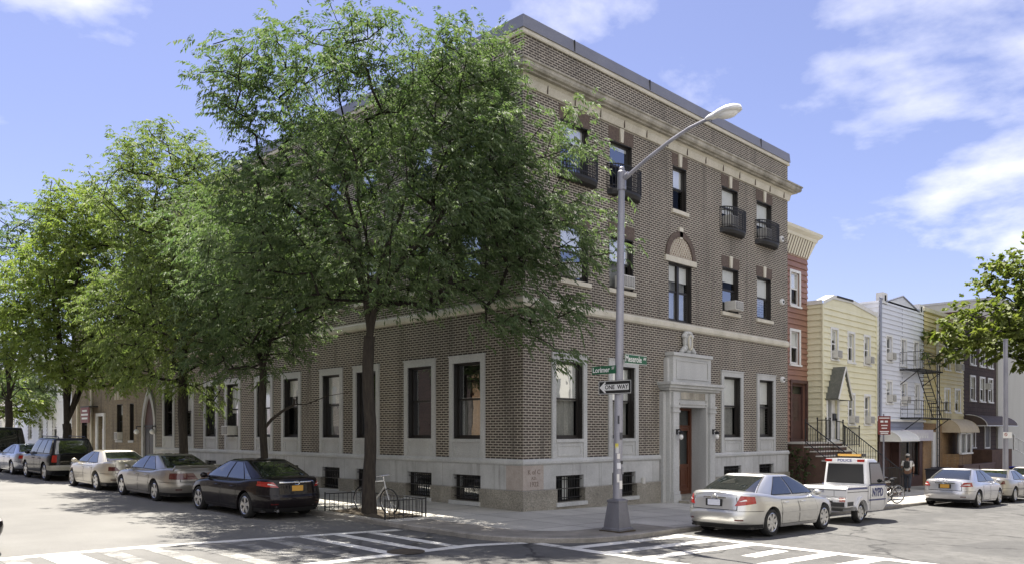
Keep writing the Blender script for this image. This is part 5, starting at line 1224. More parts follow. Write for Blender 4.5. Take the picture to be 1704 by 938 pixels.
m=MB(); m.box(.29,.51,-.4,-.352,1.92,2.01); m.box(.29,.51,.352,.4,1.92,2.01); m.box(.32,.48,-.3,.3,1.88,1.928); mk('end_cap',m,M['plastic'],lb,local=True)
mk('lettering',text_mb('POLICE',.09,(-1.503-.003,.1,.92),(0,-1,0),(0,0,1),sx=1.1,ext=.002),M['navy'],pv,local=True,fix=False)
m=MB(); m.box(-1.506,-1.502,-.12,.18,.68,.8); mk('licence_plate',m,M['plate_white'],pv,local=True)
# ------------------------------------------------------------------ street lamp with its signs
px,py=-1.6,-4.5; pz=G(px,py)
sl_=thing('street_lamp','tall aluminium street lamp with stickered pole at the corner by the one way sign','street lamp',(px,py,pz))
def poly8(r,z,cx=px,cy=py,n=8,rot=PI/8): return [(cx+r*math.cos(2*PI*k/n+rot),cy+r*math.sin(2*PI*k/n+rot),z) for k in range(n)]+[(cx+r*math.cos(rot),cy+r*math.sin(rot),z)]
m=MB(); m.grid([poly8(q[0],q[1],px,py,4,PI/4) for q in ((.35,pz),(.35,pz+.07),(.31,pz+.09),(.22,pz+.64),(.235,pz+.66),(.235,pz+.7),(.13,pz+.73),(.1,pz+.73))]); mk('base',m,M['pole_base'],sl_)
m=MB(); m.box(px-.29,px+.29,py-.29,py+.29,pz-.05,pz+.03); mk('base_plate',m,M['soil'],sl_)
top=8.02; tx,ty=px+.07,py-.07
m=MB(); m.tube([(px+(tx-px)*k/8,py+(ty-py)*k/8,pz+.7+(top-pz-.7)*k/8) for k in range(9)],[.105-.004*k for k in range(9)],16); pole_=mk('pole',m,M['silver_pole'],sl_,smooth=True)
m=MB(); m.tube([(tx,ty,top-.42),(tx,ty,top-.02),(tx,ty,top+.03)],[.1,.1,.06],12); m.ball((tx,ty,top+.04),.07,10,6); m.tube([(tx,ty-.02,top-.18),(tx,ty-.2,top-.1)],.07,8); mk('bracket',m,M['silver_pole'],sl_,smooth=True)
arm=[(tx,ty-.1,top-.17),(tx+.0,ty-.7,top+.12),(tx,ty-1.3,top+.36),(tx,ty-1.75,top+.50),(tx,ty-2.1,top+.555),(tx,ty-2.35,top+.575)]
m=MB(); m.tube(arm,[.045,.042,.04,.037,.034,.032],10); mk('arm',m,M['silver_pole'],sl_,smooth=True)
# cobra head
m=MB(); rows=[]; hy=ty-2.15; hz=top+.565
for k,(d,w_,h_) in enumerate(((0,.045,.05),(.06,.075,.075),(.2,.09,.1),(.32,.14,.125),(.5,.18,.14),(.66,.17,.12),(.76,.1,.08),(.79,.01,.02))):
    rows.append([(tx+w_*math.cos(t),hy-d,hz+.0+d*.03+(h_*math.sin(t) if math.sin(t)>0 else .35*h_*math.sin(t))) for t in np.linspace(0,2*PI,17)])
m.grid(rows); hd=mk('lamp_head',m,M['white'],sl_,smooth=True,angle=70)
m=MB(); m.ball((tx,hy-.5,hz-.02),(.14,.22,.085),12,8); mk('lens',m,M['globe'],hd,smooth=True)
# stickers on the pole
rs=random.Random(3); stc=[(.75,.72,.68),(.05,.05,.05),(.7,.6,.1),(.72,.72,.75),(.3,.3,.32),(.75,.73,.7),(.08,.08,.09),(.6,.6,.6),(.05,.05,.06),(.72,.7,.68)]
for k,c_ in enumerate(stc):
    a0=rs.uniform(PI*.95,PI*1.6); da=rs.uniform(.35,.8); z0=pz+[1.62,1.5,1.86,1.4,1.28,1.1,2.05,1.75,2.4,.95][k]; hh=rs.uniform(.07,.2); r_=.11
    mat=plain('sticker_paper',c_,.7); m=MB(); m.grid([[(px+.02+r_*math.cos(a0+da*i/5),py-.02+r_*math.sin(a0+da*i/5),z) for i in range(6)] for z in (z0,z0+hh)]); mk('sticker',m,mat,sl_)
M['sign_green']=plain('sign_green',(.012,.10,.045),.45); M['sign_black']=plain('sign_black',(.012,.012,.012),.45); M['sign_white']=plain('sign_white',(.72,.72,.70),.45)
def sign(name,label,o,xdir,w,h,bg,parts,loc=None,back=.012):
    X=Vector(xdir).normalized(); Z=Vector((0,0,1)); N=X.cross(Z); O=Vector(o)
    t=thing(name,label,'sign',tuple(O-Z*h/2))
    def q(u0,u1,v0,v1,d0,d1): 
        mm=MB(); c=[tuple(O+X*u+Z*v+N*d) for d in (d0,d1) for v in (v0,v1) for u in (u0,u1)]; return mm.add(c,[(0,1,3,2),(4,6,7,5),(0,4,5,1),(2,3,7,6),(0,2,6,4),(1,5,7,3)])
    mk('panel',q(-w/2,w/2,-h/2,h/2,-back,0),M[bg],t)
    return t,O,X,Z,N,q
cxp,cyp=px+.04,py-.04
# Meserole AV : on the pole, reading along the avenue
t,O,X,Z,N,q=sign('street_sign','green street name sign reading Meserole Av on the lamp pole','' or (cxp+.43,cyp-.13,3.84),(1,0,0),.82,.21,'sign_green',None); t['category']='sign'
mk('lettering',text_mb('Meserole',.2,O+X*-.1+N*.004,X,Z,sx=.82,ext=.002,bold=.003),M['sign_white'],t,fix=False)
mk('lettering',text_mb('AV',.09,O+X*.33+Z*.03+N*.004,X,Z,sx=.9,ext=.002,bold=.002),M['sign_white'],t,fix=False)
m=MB(); 
for v in (-.1,.1): m.add(q(-.41,.41,v-.005,v+.005,.001,.003).v,[(4,6,7,5)])
mk('border',m,M['sign_white'],t)
t,O,X,Z,N,q=sign('street_sign','green street name sign reading Lorimer St on the lamp pole',(cxp-.13,cyp+.36,3.60),(0,-1,0),.68,.18,'sign_green',None)
mk('lettering',text_mb('Lorimer',.165,O+X*-.07+N*.004,X,Z,sx=.9,ext=.002,bold=.003),M['sign_white'],t,fix=False)
mk('lettering',text_mb('ST',.08,O+X*.27+Z*.03+N*.004,X,Z,sx=.9,ext=.002,bold=.002),M['sign_white'],t,fix=False)
# ONE WAY
t,O,X,Z,N,q=sign('one_way_sign','black one way sign with a white arrow pointing left on the lamp pole',(cxp-.15,cyp+.03,3.2),(0,-1,0),.92,.31,'sign_black',None)
m=MB(); P2=lambda u,v: tuple(O+X*u+Z*v+N*.003)
m.add([P2(*a_) for a_ in ((-.43,0),(-.27,.13),(-.25,.1),(-.29,.066),(.39,.066),(.39,-.066),(-.29,-.066),(-.25,-.1),(-.27,-.13))],[tuple(range(9))])
mk('arrow',m,M['sign_white'],t)
m=MB(); b_=.008
for u0,u1,v0,v1 in ((-.45,.45,.135,.145),(-.45,.45,-.145,-.135),(-.45,-.44,-.135,.135),(.44,.45,-.135,.135)): m.add(q(u0,u1,v0,v1,.001,.003).v,[(4,6,7,5)])
mk('border',m,M['sign_white'],t)
mk('lettering',text_mb('ONE  WAY',.13,O+X*.05+N*.006,X,Z,sx=1.0,ext=.001,bold=.003),M['sign_black'],t,fix=False)
# far lamp pole with a no parking plate
qx,qy=29.3,-4.75; qz=G(qx,qy)
fl=thing('street_pole','plain grey street pole in front of the pale stucco building','street pole',(qx,qy,qz))
m=MB(); m.tube([(qx,qy,qz),(qx,qy,qz+.9),(qx,qy,qz+7.5)],[.17,.13,.1],12); mk('pole',m,M['silver_pole'],fl,smooth=True)
m=MB(); m.tube([(qx,qy,qz+7.5),(qx,qy,qz+7.56)],.12,12); mk('cap',m,M['silver_pole'],fl)
t,O,X,Z,N,q=sign('parking_sign','small white parking sign on the far grey street pole',(qx-.12,qy-.12,2.05),(.8,-.6,0),.48,.3,'sign_white',None)
m=MB(); m.tube([tuple(O+X*(-.1+.07*math.cos(k*PI/8))+Z*(.03+.07*math.sin(k*PI/8))+N*.004) for k in range(17)],.012,5); m.tube([tuple(O+X*-.15+Z*.08+N*.004),tuple(O+X*-.05+Z*-.02+N*.004)],.01,5); mk('symbol',m,M['red_lens'],t)
# red parking sign on its post
sx_,sy_=13.7,-4.65; sz_=G(sx_,sy_)
po=thing('sign_post','thin steel sign post beside the bicycles on the avenue kerb','sign post',(sx_,sy_,sz_)); m=MB(); m.tube([(sx_,sy_,sz_),(sx_,sy_,2.85)],.03,8); mk('post',m,M['silver_pole'],po); m=MB(); m.tube([(sx_,sy_,sz_),(sx_,sy_,sz_+.06)],.08,10); mk('foot',m,M['iron'],po)
t,O,X,Z,N,q=sign('parking_sign','red parking sign with white lines on a thin post by the bicycles',(sx_-.04,sy_-.04,2.44),(.75,-.66,0),.46,.66,'sign_red',None)
m=MB()
for v,hw_ in ((.26,.19),(.0,.12),(-.1,.1),(-.22,.17),(-.28,.14)): m.add(q(-hw_,hw_,v-.018,v+.018,.001,.003).v,[(4,6,7,5)])
for u in (-.09,.07): m.add(q(u-.055,u+.055,.1,.17,.001,.003).v,[(4,6,7,5)])
mk('worn_lettering',m,M['sign_white'],t)
# ------------------------------------------------------------------ tree guard
gx0,gx1,gy0,gy1=-4.32,-3.05,.5,3.2
tg_=thing('tree_guard','low black iron tree guard around the pit of the big corner tree','tree guard',(gx0,gy0,G(gx0,gy0)))
runs=[((gx0,gy1),(gx1,gy1)),((gx1,gy1),(gx1,gy0)),((gx1,gy0),(gx0,gy0))]
for (a1,b1),(a2,b2) in runs:
    A=Vector((a1,b1,G(a1,b1))); B=Vector((a2,b2,G(a2,b2))); n=max(2,int((B-A).length/.13))
    m=MB(); m.tube([A+Vector((0,0,.46)),B+Vector((0,0,.46))],.014,5); m.tube([A+Vector((0,0,.1)),B+Vector((0,0,.1))],.01,5); mk('rail',m,M['iron'],tg_)
    for k in range(1,n):
        p=A+(B-A)*k/n; m=MB(); m.tube([p,p+Vector((0,0,.46))],.009,5); mk('picket',m,M['iron'],tg_)
for a_,b_ in ((gx0,gy1),(gx1,gy1),(gx1,gy0),(gx0,gy0)):
    m=MB(); m.tube([(a_,b_,G(a_,b_)-.02),(a_,b_,G(a_,b_)+.5)],.02,6); mk('post',m,M['iron'],tg_)
m=MB(); rs=random.Random(5); rows=[]
for j in range(15):
    rows.append([(gx0+.04+(gx1-gx0-.08)*i/9,gy0+.04+(gy1-gy0-.08)*j/14,G(gx0,gy0+(gy1-gy0)*j/14)+.012+rs.random()*.05*(0<i<9 and 0<j<14)) for i in range(10)])
m.grid(rows); so=struct('tree_pit',m,M['soil'],smooth=True)
# ------------------------------------------------------------------ bicycles
M['bike_white']=plain('pale_bike_enamel',(.5,.5,.48),.35,.2); M['bike_black']=plain('black_bike_enamel',(.02,.02,.022),.35,.1); M['bike_rim']=plain('bike_rim',(.6,.6,.6),.25,.8)
def bicycle(label,loc,ang,frame,tyre='rubber',lean=0.06):
    t=thing('bicycle',label,'bicycle',loc,ang); t.rotation_euler=(lean,0,ang); R=.335
    for x in (-.52,.52):
        m=MB(); m.tube([(x+R*math.cos(k*PI/18),0,R+R*math.sin(k*PI/18)) for k in range(37)],.017,6,False); wo=mk('wheel',m,M[tyre],t,local=True,smooth=True)
        m=MB(); m.tube([(x+(R-.025)*math.cos(k*PI/18),0,R+(R-.025)*math.sin(k*PI/18)) for k in range(37)],.012,5,False); mk('rim',m,M['bike_rim'],wo,local=True,smooth=True)
        m=MB()
        for k in range(14): a=k*2*PI/14; m.tube([(x,0,R),(x+(R-.02)*math.cos(a),0,R+(R-.02)*math.sin(a))],.003,3,False)
        mk('spoke',m,M['bike_rim'],wo,local=True)['kind']='stuff'
    m=MB(); bb_=(-.06,0,.29); st=(-.2,0,.82); hd=(.36,0,.86); hb=(.39,0,.74)
    for a_,b_ in ((bb_,st),(st,hd),(bb_,hb),(bb_,(-.52,0,R)),((-.17,0,.74),(-.52,0,R)),(hd,hb),(hb,(.52,0,R))): m.tube([a_,b_],.017,6)
    mk('frame',m,M[frame],t,local=True,smooth=True)
    m=MB(); m.tube([(.35,0,.86),(.34,0,.98)],.014,6); m.tube([(.36,-.28,1.0),(.4,-.15,1.01),(.4,.15,1.01),(.36,.28,1.0)],.013,6); mk('handlebar',m,M['bike_rim'],t,local=True)
    m=MB(); m.tube([(-.2,0,.8),(-.225,0,.93)],.013,6); m.add([(-.36,-.08,.95),(-.36,.08,.95),(-.2,.06,.95),(-.05,.015,.945),(-.05,-.015,.945),(-.2,-.06,.95)]+[(-.35,-.05,.91),(-.35,.05,.91),(-.2,.03,.91),(-.06,.01,.925),(-.06,-.01,.925),(-.2,-.03,.91)],[(0,1,2,3,4,5),(11,10,9,8,7,6)]+[(k,(k+1)%6,6+(k+1)%6,6+k) for k in range(6)]); mk('saddle',m,M['plastic'],t,local=True)
    m=MB(); m.lathe([(.03,-.03),(.095,-.03),(.095,-.022),(.03,-.022)],14,bb_,'y'); m.tube([(-.06,-.05,.29),(.08,-.06,.2)],.01,5); m.tube([(-.06,.05,.29),(-.2,.06,.38)],.01,5); mk('crank',m,M['bike_rim'],t,local=True); return t
bicycle('pale bicycle with silver mudguards chained inside the tree guard behind the trunk',(-3.55,1.95,G(-3.5,1.9)),-PI/2+.12,'bike_white')
bicycle('black bicycle with silver rims leaning on the red sign post',(14.1,-4.6,G(14.1,-4.6)),2.75,'bike_black',lean=-.1)
bicycle('dark bicycle parked second behind the sign post bicycle',(14.0,-4.0,G(14,-4)),2.2,'bike_black')
bicycle('dark bicycle standing close to the stoop fence behind the other bicycles',(15.2,-3.2,G(15.2,-3.2)),2.6,'bike_black')
# ------------------------------------------------------------------ bins
M['bin']=mottled('dark_bin_plastic',(.015,.016,.025),(.03,.03,.04),4,.5,40,.05); M['bin_blue']=plain('blue_lid',(.03,.05,.4),.45)
def wheelie(label,x,y,mat='bin',lid='bin',w=.6,h=.95):
    z=G(x,y); t=thing('refuse_bin',label,'bin',(x,y,z)); m=MB()
    m.add([(x-w*.42,y-w*.42,z+.04),(x+w*.42,y-w*.42,z+.04),(x+w*.42,y+w*.42,z+.04),(x-w*.42,y+w*.42,z+.04),(x-w/2,y-w/2,z+h),(x+w/2,y-w/2,z+h),(x+w/2,y+w/2,z+h),(x-w/2,y+w/2,z+h)],[(0,3,2,1),(4,5,6,7),(0,1,5,4),(1,2,6,5),(2,3,7,6),(3,0,4,7)]); mk('body',m,M[mat],t,bevel=.03)
    m=MB(); m.box(x-w*.54,x+w*.54,y-w*.54,y+w*.54,z+h+.002,z+h+.07); mk('lid',m,M[lid],t,bevel=.03)
    m=MB(); m.tube([(x-w*.35,y-w*.46,z+.08),(x+w*.35,y-w*.46,z+.08)],.08,8); mk('wheel',m,M['rubber'],t)
wheelie('large dark refuse bin on the pavement beside the walking person',27.6,-2.2,w=.95,h=1.0)
wheelie('dark refuse bin second behind the walking person',29.0,-1.9,w=.75,h=1.05)
wheelie('black refuse bin by the low wall of the mustard house',31.2,-2.2)
wheelie('refuse bin with a blue lid beside the dark brown house porch',41.2,-2.6,lid='bin_blue',w=.8,h=1.05)
wheelie('black refuse bin at the foot of the white stair railing',46.0,-3.8,w=.8)
# shrub beside the brick building
M['leaf_dark']=None
# ------------------------------------------------------------------ person
def skinned(name,pts,edges,mat,parent,sub=2):
    me=bpy.data.meshes.new(name); me.from_pydata([p[:3] for p in pts],edges,[]); o=bpy.data.objects.new(name,me); COL.objects.link(o)
    sk=o.modifiers.new('skin','SKIN'); 
    for i,p in enumerate(pts):
        sv=me.skin_vertices[0].data[i] if me.skin_vertices else None
        if sv: sv.radius=(p[3],p[4] if len(p)>4 else p[3]); sv.use_root=(i==0)
    sk.use_smooth_shade=True; ss=o.modifiers.new('sub','SUBSURF'); ss.levels=sub; ss.render_levels=sub
    dg=bpy.context.evaluated_depsgraph_get(); m2=bpy.data.meshes.new_from_object(o.evaluated_get(dg)); bpy.data.objects.remove(o); bpy.data.meshes.remove(me)
    o=bpy.data.objects.new(name,m2); COL.objects.link(o); m2.materials.clear(); m2.materials.append(mat); m2.polygons.foreach_set('use_smooth',[True]*len(m2.polygons)); o.parent=parent; return o
M['skin']=plain('skin',(.22,.12,.08),.6); M['shirt']=mottled('white_shirt',(.6,.59,.57),(.7,.69,.67),6,.85,40,.1); M['jeans']=mottled('dark_jeans',(.03,.035,.05),(.05,.055,.07),6,.9,50,.1); M['strap']=plain('black_strap',(.02,.02,.02),.7); M['cap']=plain('grey_cap',(.4,.39,.37),.8)
ax_,ay_=24.2,-1.9
pe=thing('person','person in white top, dark jeans, cap and black backpack walking away on the pavement','person',(ax_,ay_,G(ax_,ay_)),PI*.05)
pe.scale=(1.0,1.0,1.0)
# local: x = walking direction (away), y left
body=[(0,0,.95,.13,.16),(0,0,1.15,.115,.15),(0,0,1.36,.12,.17),(0,0,1.46,.07,.09),(.01,0,1.53,.052),(.02,0,1.60,.075),(.02,0,1.70,.095,.085),
 (0,.18,1.40,.06),(-.03,.25,1.14,.045),(.1,.27,.93,.034),(.13,.27,.86,.03),(0,-.18,1.40,.06),(.03,-.25,1.14,.045),(.13,-.23,.95,.034),(.16,-.22,.88,.03),
 (0,.09,.86,.09),(.10,.10,.50,.065),(.06,.10,.10,.045),(.16,.10,.05,.04),(0,-.09,.86,.09),(-.04,-.10,.50,.065),(-.22,-.10,.14,.045),(-.15,-.10,.06,.04)]
edg=[(0,1),(1,2),(2,3),(3,4),(4,5),(5,6),(2,7),(7,8),(8,9),(9,10),(2,11),(11,12),(12,13),(13,14),(0,15),(15,16),(16,17),(17,18),(0,19),(19,20),(20,21),(21,22)]
skinned('body',body,edg,M['skin'],pe)
skinned('shirt',[(0,0,.93,.15,.18),(0,0,1.15,.135,.17),(0,0,1.36,.14,.19),(0,0,1.46,.09,.12),(0,.19,1.40,.078),(-.02,.24,1.18,.07),(0,-.19,1.40,.078),(.02,-.24,1.18,.07)],[(0,1),(1,2),(2,3),(2,4),(4,5),(2,6),(6,7)],M['shirt'],pe)
skinned('jeans',[(0,0,.94,.14,.17),(0,.09,.84,.105),(.10,.10,.50,.08),(.06,.10,.11,.07),(0,-.09,.84,.105),(-.04,-.10,.50,.08),(-.22,-.10,.15,.07)],[(0,1),(1,2),(2,3),(0,4),(4,5),(5,6)],M['jeans'],pe)
for a_,b_ in ((.11,.1),(-.2,-.1)):
    m=MB(); m.ball((a_,b_,.05),(.14,.055,.055),10,6); mk('shoe',m,M['strap'],pe,smooth=True,local=True)
m=MB(); m.ball((.02,0,1.735),(.115,.1,.075),12,7); m.ball((.12,0,1.71),(.08,.07,.015),10,5); mk('cap',m,M['cap'],pe,smooth=True,local=True)
m=MB(); m.ball((0.01,0,1.655),(.1,.095,.07),12,7); mk('hair',m,M['strap'],pe,smooth=True,local=True)
for sg in (-1,1):
    m=MB(); m.ball((.02,sg*.1,1.63),(.025,.012,.035),8,6); mk('ear',m,M['skin'],pe,smooth=True,local=True)
    m=MB(); hx,hy=(.15,.27) if sg>0 else (.18,-.22); m.ball((hx,hy,.8),(.035,.02,.05),8,6)
    for k in range(4): m.tube([(hx-.025+k*.017,hy,.78),(hx-.02+k*.017,hy,.73),(hx-.01+k*.016,hy-sg*.01,.70+.004*abs(k-1.5))],[.009,.008,.006],5)
    m.tube([(hx+.03,hy,.81),(hx+.045,hy-sg*.01,.77)],[.01,.008],5); mk('hand',m,M['skin'],pe,smooth=True,local=True)
bp=thing('backpack','black backpack worn by the person in the white top','backpack',(ax_,ay_,G(ax_,ay_)+1.0),PI*.05)
m=MB(); m.box(-.28,-.16,-.13,.13,.1,.46); mk('bag',m,M['strap'],bp,local=True,bevel=.05)
for sg in (-1,1):
    m=MB(); m.tube([(-.17,sg*.1,.44),(-.04,sg*.12,.5),(.12,sg*.12,.38),(.14,sg*.13,.2),(-.14,sg*.14,.12)],.02,6); mk('strap',m,M['strap'],bp,local=True)
# ------------------------------------------------------------------ trees
def leafmat(name, c1, c2, c3, tr=.5):
    m, nt, b = newmat(name); nt.nodes.remove(b)
    at = nt.nodes.new('ShaderNodeAttribute'); at.attribute_name = 'tone'
    col = ramp(nt, at.outputs['Fac'], [(0.0,c1),(.5,c2),(1.0,c3)])
    d = nd(nt,'ShaderNodeBsdfDiffuse'); t = nt.nodes.new('ShaderNodeBsdfTranslucent'); g = nd(nt,'ShaderNodeBsdfGlossy',Roughness=.6)
    nt.links.new(col,d.inputs['Color']); tcol = mixc(nt,1.0,col,(1.06,1.16,.74),'MULTIPLY'); nt.links.new(tcol,t.inputs['Color']); g.inputs['Color'].default_value=(1,1,1,1)
    m1=nt.nodes.new('ShaderNodeMixShader'); m1.inputs[0].default_value=tr; nt.links.new(d.outputs[0],m1.inputs[1]); nt.links.new(t.outputs[0],m1.inputs[2])
    m2=nt.nodes.new('ShaderNodeMixShader'); m2.inputs[0].default_value=.03; nt.links.new(m1.outputs[0],m2.inputs[1]); nt.links.new(g.outputs[0],m2.inputs[2])
    nt.links.new(m2.outputs[0],nt.nodes['Material Output'].inputs[0]); return m
M['leaf']=leafmat('leaf_green',(.066,.112,.043),(.106,.156,.064),(.162,.208,.10))
M['leaf_bright']=leafmat('leaf_yellow_green',(.13,.185,.036),(.185,.24,.052),(.25,.29,.08),.56)
M['leaf_mid']=leafmat('leaf_mid_green',(.09,.135,.036),(.14,.188,.055),(.20,.24,.085),.53)
M['leaf_plane']=leafmat('leaf_plane_tree',(.09,.12,.02),(.15,.185,.035),(.21,.235,.055),.45)
M['leaf_ivy']=leafmat('leaf_ivy',(.03,.055,.016),(.05,.08,.022),(.07,.1,.03),.3)
def barkmat():
    m,nt,b=newmat('bark'); p=pos(nt); n=noise(nt,vscale(nt,p,(9,9,1.6)),2.2,6,.7); col=ramp(nt,n,[(.3,(.018,.014,.011)),(.7,(.055,.045,.034))])
    nt.links.new(col,b.inputs['Base Color']); b.inputs['Roughness'].default_value=.95; bump(nt,b,n,.9,.03); return m
M['bark']=barkmat()
def leaf_cloud(P, Dn, rng, n_leaf, ll, lw, rach, droop, mat, name, parent, broad=False):
    """P (N,3) spray anchors, Dn (N,3) outward directions"""
    N=len(P); loc=np.array(wloc(parent))
    u=Dn.copy(); u[:,2]*=.5; u+=rng.normal(0,.55,(N,3)); u/=np.linalg.norm(u,axis=1)[:,None]+1e-9
    g=np.zeros((N,3)); g[:,2]=-1
    V=np.zeros((N,n_leaf,4,3),dtype=np.float64)
    side=np.cross(u,g); side/=np.linalg.norm(side,axis=1)[:,None]+1e-9
    sc=rng.uniform(.75,1.25,(N,1))
    for k in range(n_leaf):
        t=(k//2+1)/(n_leaf/2+.5); s=1 if k%2 else -1
        base=P+u*(rach*t)*sc+g*(droop*rach*t*t)*sc
        tang=u+g*(2*droop*t); tang/=np.linalg.norm(tang,axis=1)[:,None]
        if k==n_leaf-1: d=tang
        else: d=tang*.55+side*s*.75+g*.45+rng.normal(0,.18,(N,3))
        d/=np.linalg.norm(d,axis=1)[:,None]
        w_=np.cross(d,side*.3+g*rng.normal(1,.5,(N,1))+tang*rng.normal(.4,.3,(N,1))); w_/=np.linalg.norm(w_,axis=1)[:,None]+1e-9
        L_=ll*sc*rng.uniform(.75,1.2,(N,1)); W_=lw*sc
        V[:,k,0]=base; V[:,k,1]=base+d*L_*.45+w_*W_*.5+g*L_*.02; V[:,k,2]=base+d*L_+g*L_*.14; V[:,k,3]=base+d*L_*.45-w_*W_*.5+g*L_*.02
    nf=N*n_leaf; V=(V.reshape(-1,3)-loc).astype(np.float32)
    me=bpy.data.meshes.new(name); me.vertices.add(nf*4); me.vertices.foreach_set('co',V.ravel())
    me.loops.add(nf*4); me.loops.foreach_set('vertex_index',np.arange(nf*4,dtype=np.int32)); me.polygons.add(nf)
    me.polygons.foreach_set('loop_start',np.arange(0,nf*4,4,dtype=np.int32))
    me.update(calc_edges=True); at=me.attributes.new('tone','FLOAT','FACE')
    tone=np.clip(np.repeat(rng.normal(.5,.22,N),n_leaf)+rng.normal(0,.12,nf),0,1); at.data.foreach_set('value',tone.astype(np.float32))
    me.materials.append(M[mat]); o=bpy.data.objects.new(name,me); COL.objects.link(o); o.parent=parent; return o
RV=np.array([S2,-S2,0]); DV=np.array([S2,S2,0]); CAM=np.array([-15.973,-15.536,2.2])
def tree(label, base, trunk, fork, ells, n_cl, n_sp, leaf, seed, mat='leaf', r0=.2, sep=.34, group='street trees on the side street', limbs=7, lean=None, avoid=True, clr=.5, extra=None):
    rng=np.random.default_rng(seed); z0=G(base[0],base[1]); t=thing('tree',label,'tree',(base[0],base[1],z0),0,group)
    E=[(np.array(c),r) for c,r in ells]; vol=np.array([np.prod(r) for c,r in E]); prob=vol**.8/np.sum(vol**.8)
    pts=[]; tries=0
    while len(pts)<n_cl and tries<n_cl*60:
        tries+=1; k=rng.choice(len(E),p=prob); c,r=E[k]; d=rng.normal(size=3); d/=np.linalg.norm(d); rad=rng.uniform(.02,1)**(1/3.6)*rng.normal(1,.07)
        p=c+rad*(RV*d[0]*r[0]+DV*d[1]*r[2]+np.array([0,0,1.])*d[2]*r[1])
        if avoid and p[0]>-.45 and p[1]>-.45: continue
        if p[2]<fork-2.2: continue
        if pts and np.min(np.sum((np.array(pts)-p)**2,axis=1))<sep*sep: continue
        pts.append(p)
    pts=np.array(pts); F=np.array([base[0]+(lean[0] if lean else 0),base[1]+(lean[1] if lean else 0),fork])
    nodes=[F]; par=[-1]; order=np.argsort(np.linalg.norm(pts-F,axis=1))
    B=np.array([base[0],base[1],z0]); tn=6; stem=[B+(F-B)*k/tn+np.array([.03*math.sin(k*1.3+seed),.03*math.cos(k*1.7+seed),0])*(0<k<tn) for k in range(tn+1)]
    # main limbs rise steeply before spreading
    for k in range(limbs):
        a=2*PI*(k+rng.uniform(-.25,.25))/limbs; c=pts.mean(axis=0); rr=np.percentile(np.linalg.norm((pts-F)[:,:2],axis=1),60)*rng.uniform(.35,.75); hh=(np.percentile(pts[:,2],80)-fork)*rng.uniform(.45,.85)
        prev=0
        for j in range(1,6):
            q=j/5; p=F+np.array([math.cos(a)*rr*q**1.25,math.sin(a)*rr*q**1.25,hh*q**.85])+rng.normal(0,.07,3)
            p[:2]+=(c-F)[:2]*q*.5; nodes.append(p); par.append(prev); prev=len(nodes)-1
    leafn=[]
    for i in order:
        p=pts[i]; A=np.array(nodes); dv=p-A; dist=np.linalg.norm(dv,axis=1); cost=dist+.9*np.maximum(0,A[:,2]-p[2])+.12*np.linalg.norm(A-F,axis=1)
        k=int(np.argmin(cost)); q=A[k]; L_=dist[k]
        if L_>.7:
            n=int(L_/.45); prev=k
            for j in range(1,n):
                f=j/n; mid=q+(p-q)*f+np.array([0,0,.10*L_*math.sin(PI*f)])+rng.normal(0,.035,3); nodes.append(mid); par.append(prev); prev=len(nodes)-1
            k=prev
        nodes.append(p); par.append(k); leafn.append(len(nodes)-1)
    A=np.array(nodes); n=len(A); w_=np.zeros(n); ch=[[] for _ in range(n)]
    for i in range(1,n): ch[par[i]].append(i)
    R=np.zeros(n)
    for i in range(n-1,-1,-1):
        R[i]=max(.008,sum(R[c]**2.35 for c in ch[i])**(1/2.35)) if ch[i] else .008
    # order of insertion guarantees children come later
    R*=min(2.6,(r0*.86)/R[0]) if R[0]>0 else 1
    m=MB(); rad=[r0*1.35,r0*1.08]+[r0*(1-.02*k) for k in range(tn-1)]; m.tube([tuple(p) for p in stem],rad[:tn+1],14); 
    for i in range(n):       # chains
        if par[i]==-1 or ch[par[i]][0]!=i or par[i]==0:
            chain=[par[i],i] if par[i]>=0 else [i]
            if par[i]==-1: continue
            j=i
            while ch[j]: j=ch[j][0]; chain.append(j)
            rr=[min(R[chain[1]]*1.1,R[chain[0]])]+[R[c] for c in chain[1:]]
            m.tube([tuple(A[c]) for c in chain],rr,8 if rr[0]>.03 else 4,False)
    for i in range(n):
        for c in ch[i][1:]:
            if i==0: continue
            chain=[i,c]; j=c
            while ch[j]: j=ch[j][0]; chain.append(j)
            rr=[min(R[chain[1]]*1.1,R[i])]+[R[k] for k in chain[1:]]
            m.tube([tuple(A[k]) for k in chain],rr,8 if rr[0]>.03 else 4,False)
    if extra: extra(m)
    mk('trunk',m,M['bark'],t,smooth=True,fix=False,angle=80)
    LN=A[leafn]; cen=pts.mean(axis=0); dirs=LN-F; dirs/=np.linalg.norm(dirs,axis=1)[:,None]+1e-9
    P=np.repeat(LN,n_sp,axis=0)+rng.normal(0,clr*.5,(len(LN)*n_sp,3))*np.array([1,1,.6]); Dn=np.repeat(dirs,n_sp,axis=0)
    nl,ll,lw,rach,droop=leaf
    leaf_cloud(P,Dn,rng,nl,ll,lw,rach,droop,mat,'crown',t); return t
def E_(pxc,pyc,rx,ry,depth,dr):
    """crown lobe: centre and radii in metres from bearing/height readings taken at a distance"""
    lat=(pxc-852)/1335*depth; s=depth/1335; c=CAM+DV*depth+RV*lat; c[2]=2.2+(718-pyc)*s
    return c,(rx*s,ry*s,dr)

